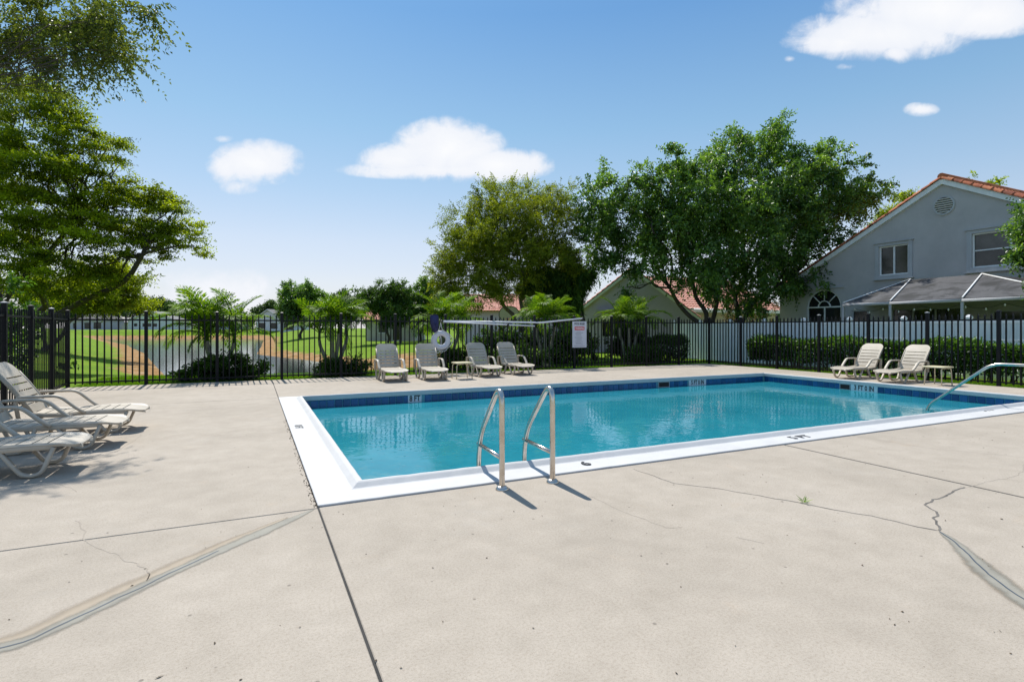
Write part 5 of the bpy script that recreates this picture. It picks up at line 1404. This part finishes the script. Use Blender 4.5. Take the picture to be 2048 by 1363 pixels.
shrub('flower_shrub', 'dim shrub behind the ring buoy and the third palm', 'shrub', 6.2, 17.6, .9, .6, .8, 6000, MT['leaf_dark'], 53, group=SH)
shrub('flower_shrub', 'wide dark shrub behind the rightmost lounger at the far fence', 'shrub', 8.3, 17.2, 1.2, .6, .75, 8000, MT['leaf_dark'], 54, group=SH)
shrub('flower_shrub', 'dark shrub mass behind the notice sign', 'shrub', 11.6, 19.2, 1.6, .8, 1.5, 13000, MT['leaf_dark'], 55, .10, .055, group=SH)
shrub('flower_shrub', 'tall dark shrub left of the notice sign in shade', 'shrub', 9.2, 19.6, 1.4, .8, 1.35, 11000, MT['leaf_dark'], 56, .10, .055, group=SH)
shrub('flower_shrub', 'dark shrub below the rightmost palm', 'shrub', 13.9, 17.0, .9, .5, .65, 7000, MT['leaf_dark'], 57, group=SH)
shrub('flower_shrub', 'tall dark shrub right of the rightmost palm near the fence corner', 'shrub', 14.6, 19.4, 1.0, .8, 1.6, 9000, MT['leaf_dark'], 58, .10, .055, group=SH)
shrub('twiggy_shrub', 'reddish twiggy shrub in front of the tiled wing roof', 'shrub', 24.6, 21.3, 1.5, .9, 3.9, 6500, MT['leaf_dry'], 59, .10, .05)
for k, (x, y, rx, rz, lab) in enumerate(((-6.2, 12.6, 1.5, 2.2, 'dense shaded bush outside the left fence, nearest the camera'), (-6.6, 16.2, 1.8, 2.3, 'dense shaded bush outside the left fence, in the middle'), (-7.6, 20.5, 2.0, 2.6, 'dense shaded bush outside the left fence, farthest away'), (-5.4, 9.4, 1.1, 1.7, 'low dark bush behind the middle left lounger'))):
    shrub('shade_bush', lab, 'bush', x, y, rx, rx, rz, 11000, MT['leaf_hedge'], 70 + k, .11, .06, group='bushes outside the left fence')

# palms
def frond_mesh(L, arch, droop, nl, ll, seed, hang):
    """feather frond along +x, arching; leaflets as narrow folded blades"""
    g = np.random.default_rng(seed); t = np.linspace(0, 1, 24)
    ang = arch - droop * t ** 1.4
    dx = np.cos(ang); dz = np.sin(ang); x = np.concatenate([[0], np.cumsum(dx[:-1])]) * L / 23; z = np.concatenate([[0], np.cumsum(dz[:-1])]) * L / 23
    tt = np.linspace(.16, 1, nl); px = np.interp(tt, t, x); pz = np.interp(tt, t, z); pa = np.interp(tt, t, ang)
    P, A, N, ln, tint = [], [], [], [], []
    for s in (-1, 1):
        for i in range(nl):
            prof = sin(pi * min(1, .12 + .93 * tt[i])) ** .55; l = ll * (.35 + .65 * prof) * g.uniform(.85, 1.1)
            fwd = np.array([cos(pa[i]), 0, sin(pa[i])]); upv = np.array([-sin(pa[i]), 0, cos(pa[i])])
            d = unit(fwd * (.45 + .6 * tt[i]) + np.array([0, s, 0]) * (1.0 - .35 * tt[i]) + upv * .22 + g.normal(size=3) * .07)
            tl = .48 + .24 * g.normal(); base = np.array([px[i], 0, pz[i]]); nseg = 3; p = base; dd = d
            for q in range(nseg):
                P.append(p); A.append(dd); N.append(upv + g.normal(size=3) * .12); ln.append(l / nseg * 1.12); tint.append(np.clip(tl + .1 * g.normal(), 0, 1))
                p = p + dd * l / nseg; dd = unit(dd + np.array([0, 0, -hang]))
    P = np.array(P); A = np.array(A); N = unit(np.array(N)); ln = np.array(ln)
    me = leaf_mesh('frond', P, A, N, ln, np.full(len(ln), .026), np.array(tint), MT['leaf_palm'], .12)
    # rachis
    mb = MB(); mb.tube([(x[i], 0, z[i]) for i in range(0, 24, 3)] + [(x[-1], 0, z[-1])], [.016 * (1 - .8 * k / 8) for k in range(9)], 5)
    rm = mesh_only(mb, 'rachis', MT['grass'])
    bm = bmesh.new(); bm.from_mesh(me); bm.from_mesh(rm); bm.to_mesh(me); bm.free()
    return me
fr_up = [frond_mesh(1.30, R(80), R(62), 40, .40, s, .16) for s in (1, 2)]
fr_out = [frond_mesh(1.40, R(58), R(92), 42, .42, s, .22) for s in (3, 4, 5)]
fr_hang = [frond_mesh(1.30, R(30), R(100), 40, .42, s, .40) for s in (6, 7)]
def palm(label, x, y, stems, hgt, scale, n_up, n_out, n_hang, seed):
    g = random.Random(seed); z = gz(x, y)
    p = empty('palm_tree', (x, y, z), label=label, cat='palm', group='clumping palms outside the far fence')
    for k in range(stems):
        a = 2 * pi * k / stems + g.uniform(-.4, .4); bx, by = .16 * cos(a), .12 * sin(a); tx, ty = bx * 2.6, by * 2.4; h = hgt * g.uniform(.88, 1.1)
        pts = spline([(bx, by, -.05), ((bx * 1.3), by * 1.3, h * .4), (tx * .9, ty * .9, h * .8), (tx, ty, h)], 4)
        MB().tube(pts, [.065 - .022 * i / (len(pts) - 1) + .004 * (i % 2) for i in range(len(pts))], 9).build('trunk', MT['palmtrunk'], p, recalc=False)
        MB().tube([(tx, ty, h - .02), (tx * 1.02, ty * 1.02, h + .28)], [.042, .024], 8).build('crownshaft', MT['leaf_dark'] if False else MT['grass'], p)
        for kind, n in ((fr_up, n_up), (fr_out, n_out), (fr_hang, n_hang)):
            for q in range(n):
                az = 2 * pi * (q + g.random() * .7) / n + g.uniform(0, 1)
                f = link_mesh('frond', g.choice(kind), p, (tx, ty, h + .22)); sc = scale * g.uniform(.85, 1.12)
                f.scale = (sc, sc, sc); f.rotation_euler = (g.gauss(0, .18), g.gauss(0, .14), az)
palm('tallest wide arching palm clump at the left before the lake', -.92, 17.4, 3, 1.05, 1.10, 4, 5, 3, 81)
palm('arching palm clump second from the left by the lake shore', 2.27, 17.8, 4, 1.25, .95, 3, 4, 2, 82)
palm('yellow green palm clump behind the ring buoy', 5.93, 17.6, 3, 1.30, .90, 4, 3, 5, 83)
palm('yellow green palm clump left of the notice sign', 9.77, 17.6, 3, 1.40, .95, 4, 4, 5, 84)
palm('yellow green palm clump before the cottage gable, rightmost of the palms', 13.8, 17.9, 3, 1.45, .98, 4, 4, 5, 85)

# grass blades near the fences
def make_grass(name, rects, n, seed, label, h=.07):
    g = np.random.default_rng(seed); P = []
    for (x0, x1, y0, y1, w) in rects:
        k = int(n * w); x = g.uniform(x0, x1, k); y = g.uniform(y0, y1, k); P.append(np.stack([x, y, ground_z(x, y) - .005], -1))
    P = np.concatenate(P); k = len(P)
    A = unit(np.stack([g.normal(size=k) * .35, g.normal(size=k) * .35, np.ones(k)], -1)); N = unit(g.normal(size=(k, 3)) + 1e-3)
    me = leaf_mesh(name, P, A, N, h * (.5 + g.random(k)), np.full(k, .012), np.clip(.5 + .25 * g.normal(size=k), 0, 1), MT['grass'], .1)
    tag(link_mesh(name, me), label, None, kind='stuff')
make_grass('grass', [(15.9, 16.95, 3, 15.5, .40), (-3.9, 15.8, 15.75, 19, .60)], 120000, 91, 'short green grass growing along the outside of the fences')

def crack_weed(x, y, seed):
    g = np.random.default_rng(seed); k = 16; a = g.uniform(0, 2 * pi, k)
    P = np.stack([g.normal(size=k) * .008, g.normal(size=k) * .008, np.zeros(k)], -1)
    A = unit(np.stack([np.cos(a), np.sin(a), g.uniform(.3, 1.0, k)], -1)); N = unit(g.normal(size=(k, 3)) * .2 + np.array([0, 0, 1]))
    me = leaf_mesh('blades', P, A, N, g.uniform(.03, .085, k), np.full(k, .007), g.uniform(.3, .9, k), MT['grass'], .1)
    o = link_mesh('weed', me, None, (x, y, .003)); tag(o, 'small grass tuft growing from the long crack in the deck', 'weed')
x, y = G(1607, 1004); crack_weed(x, y, 5)
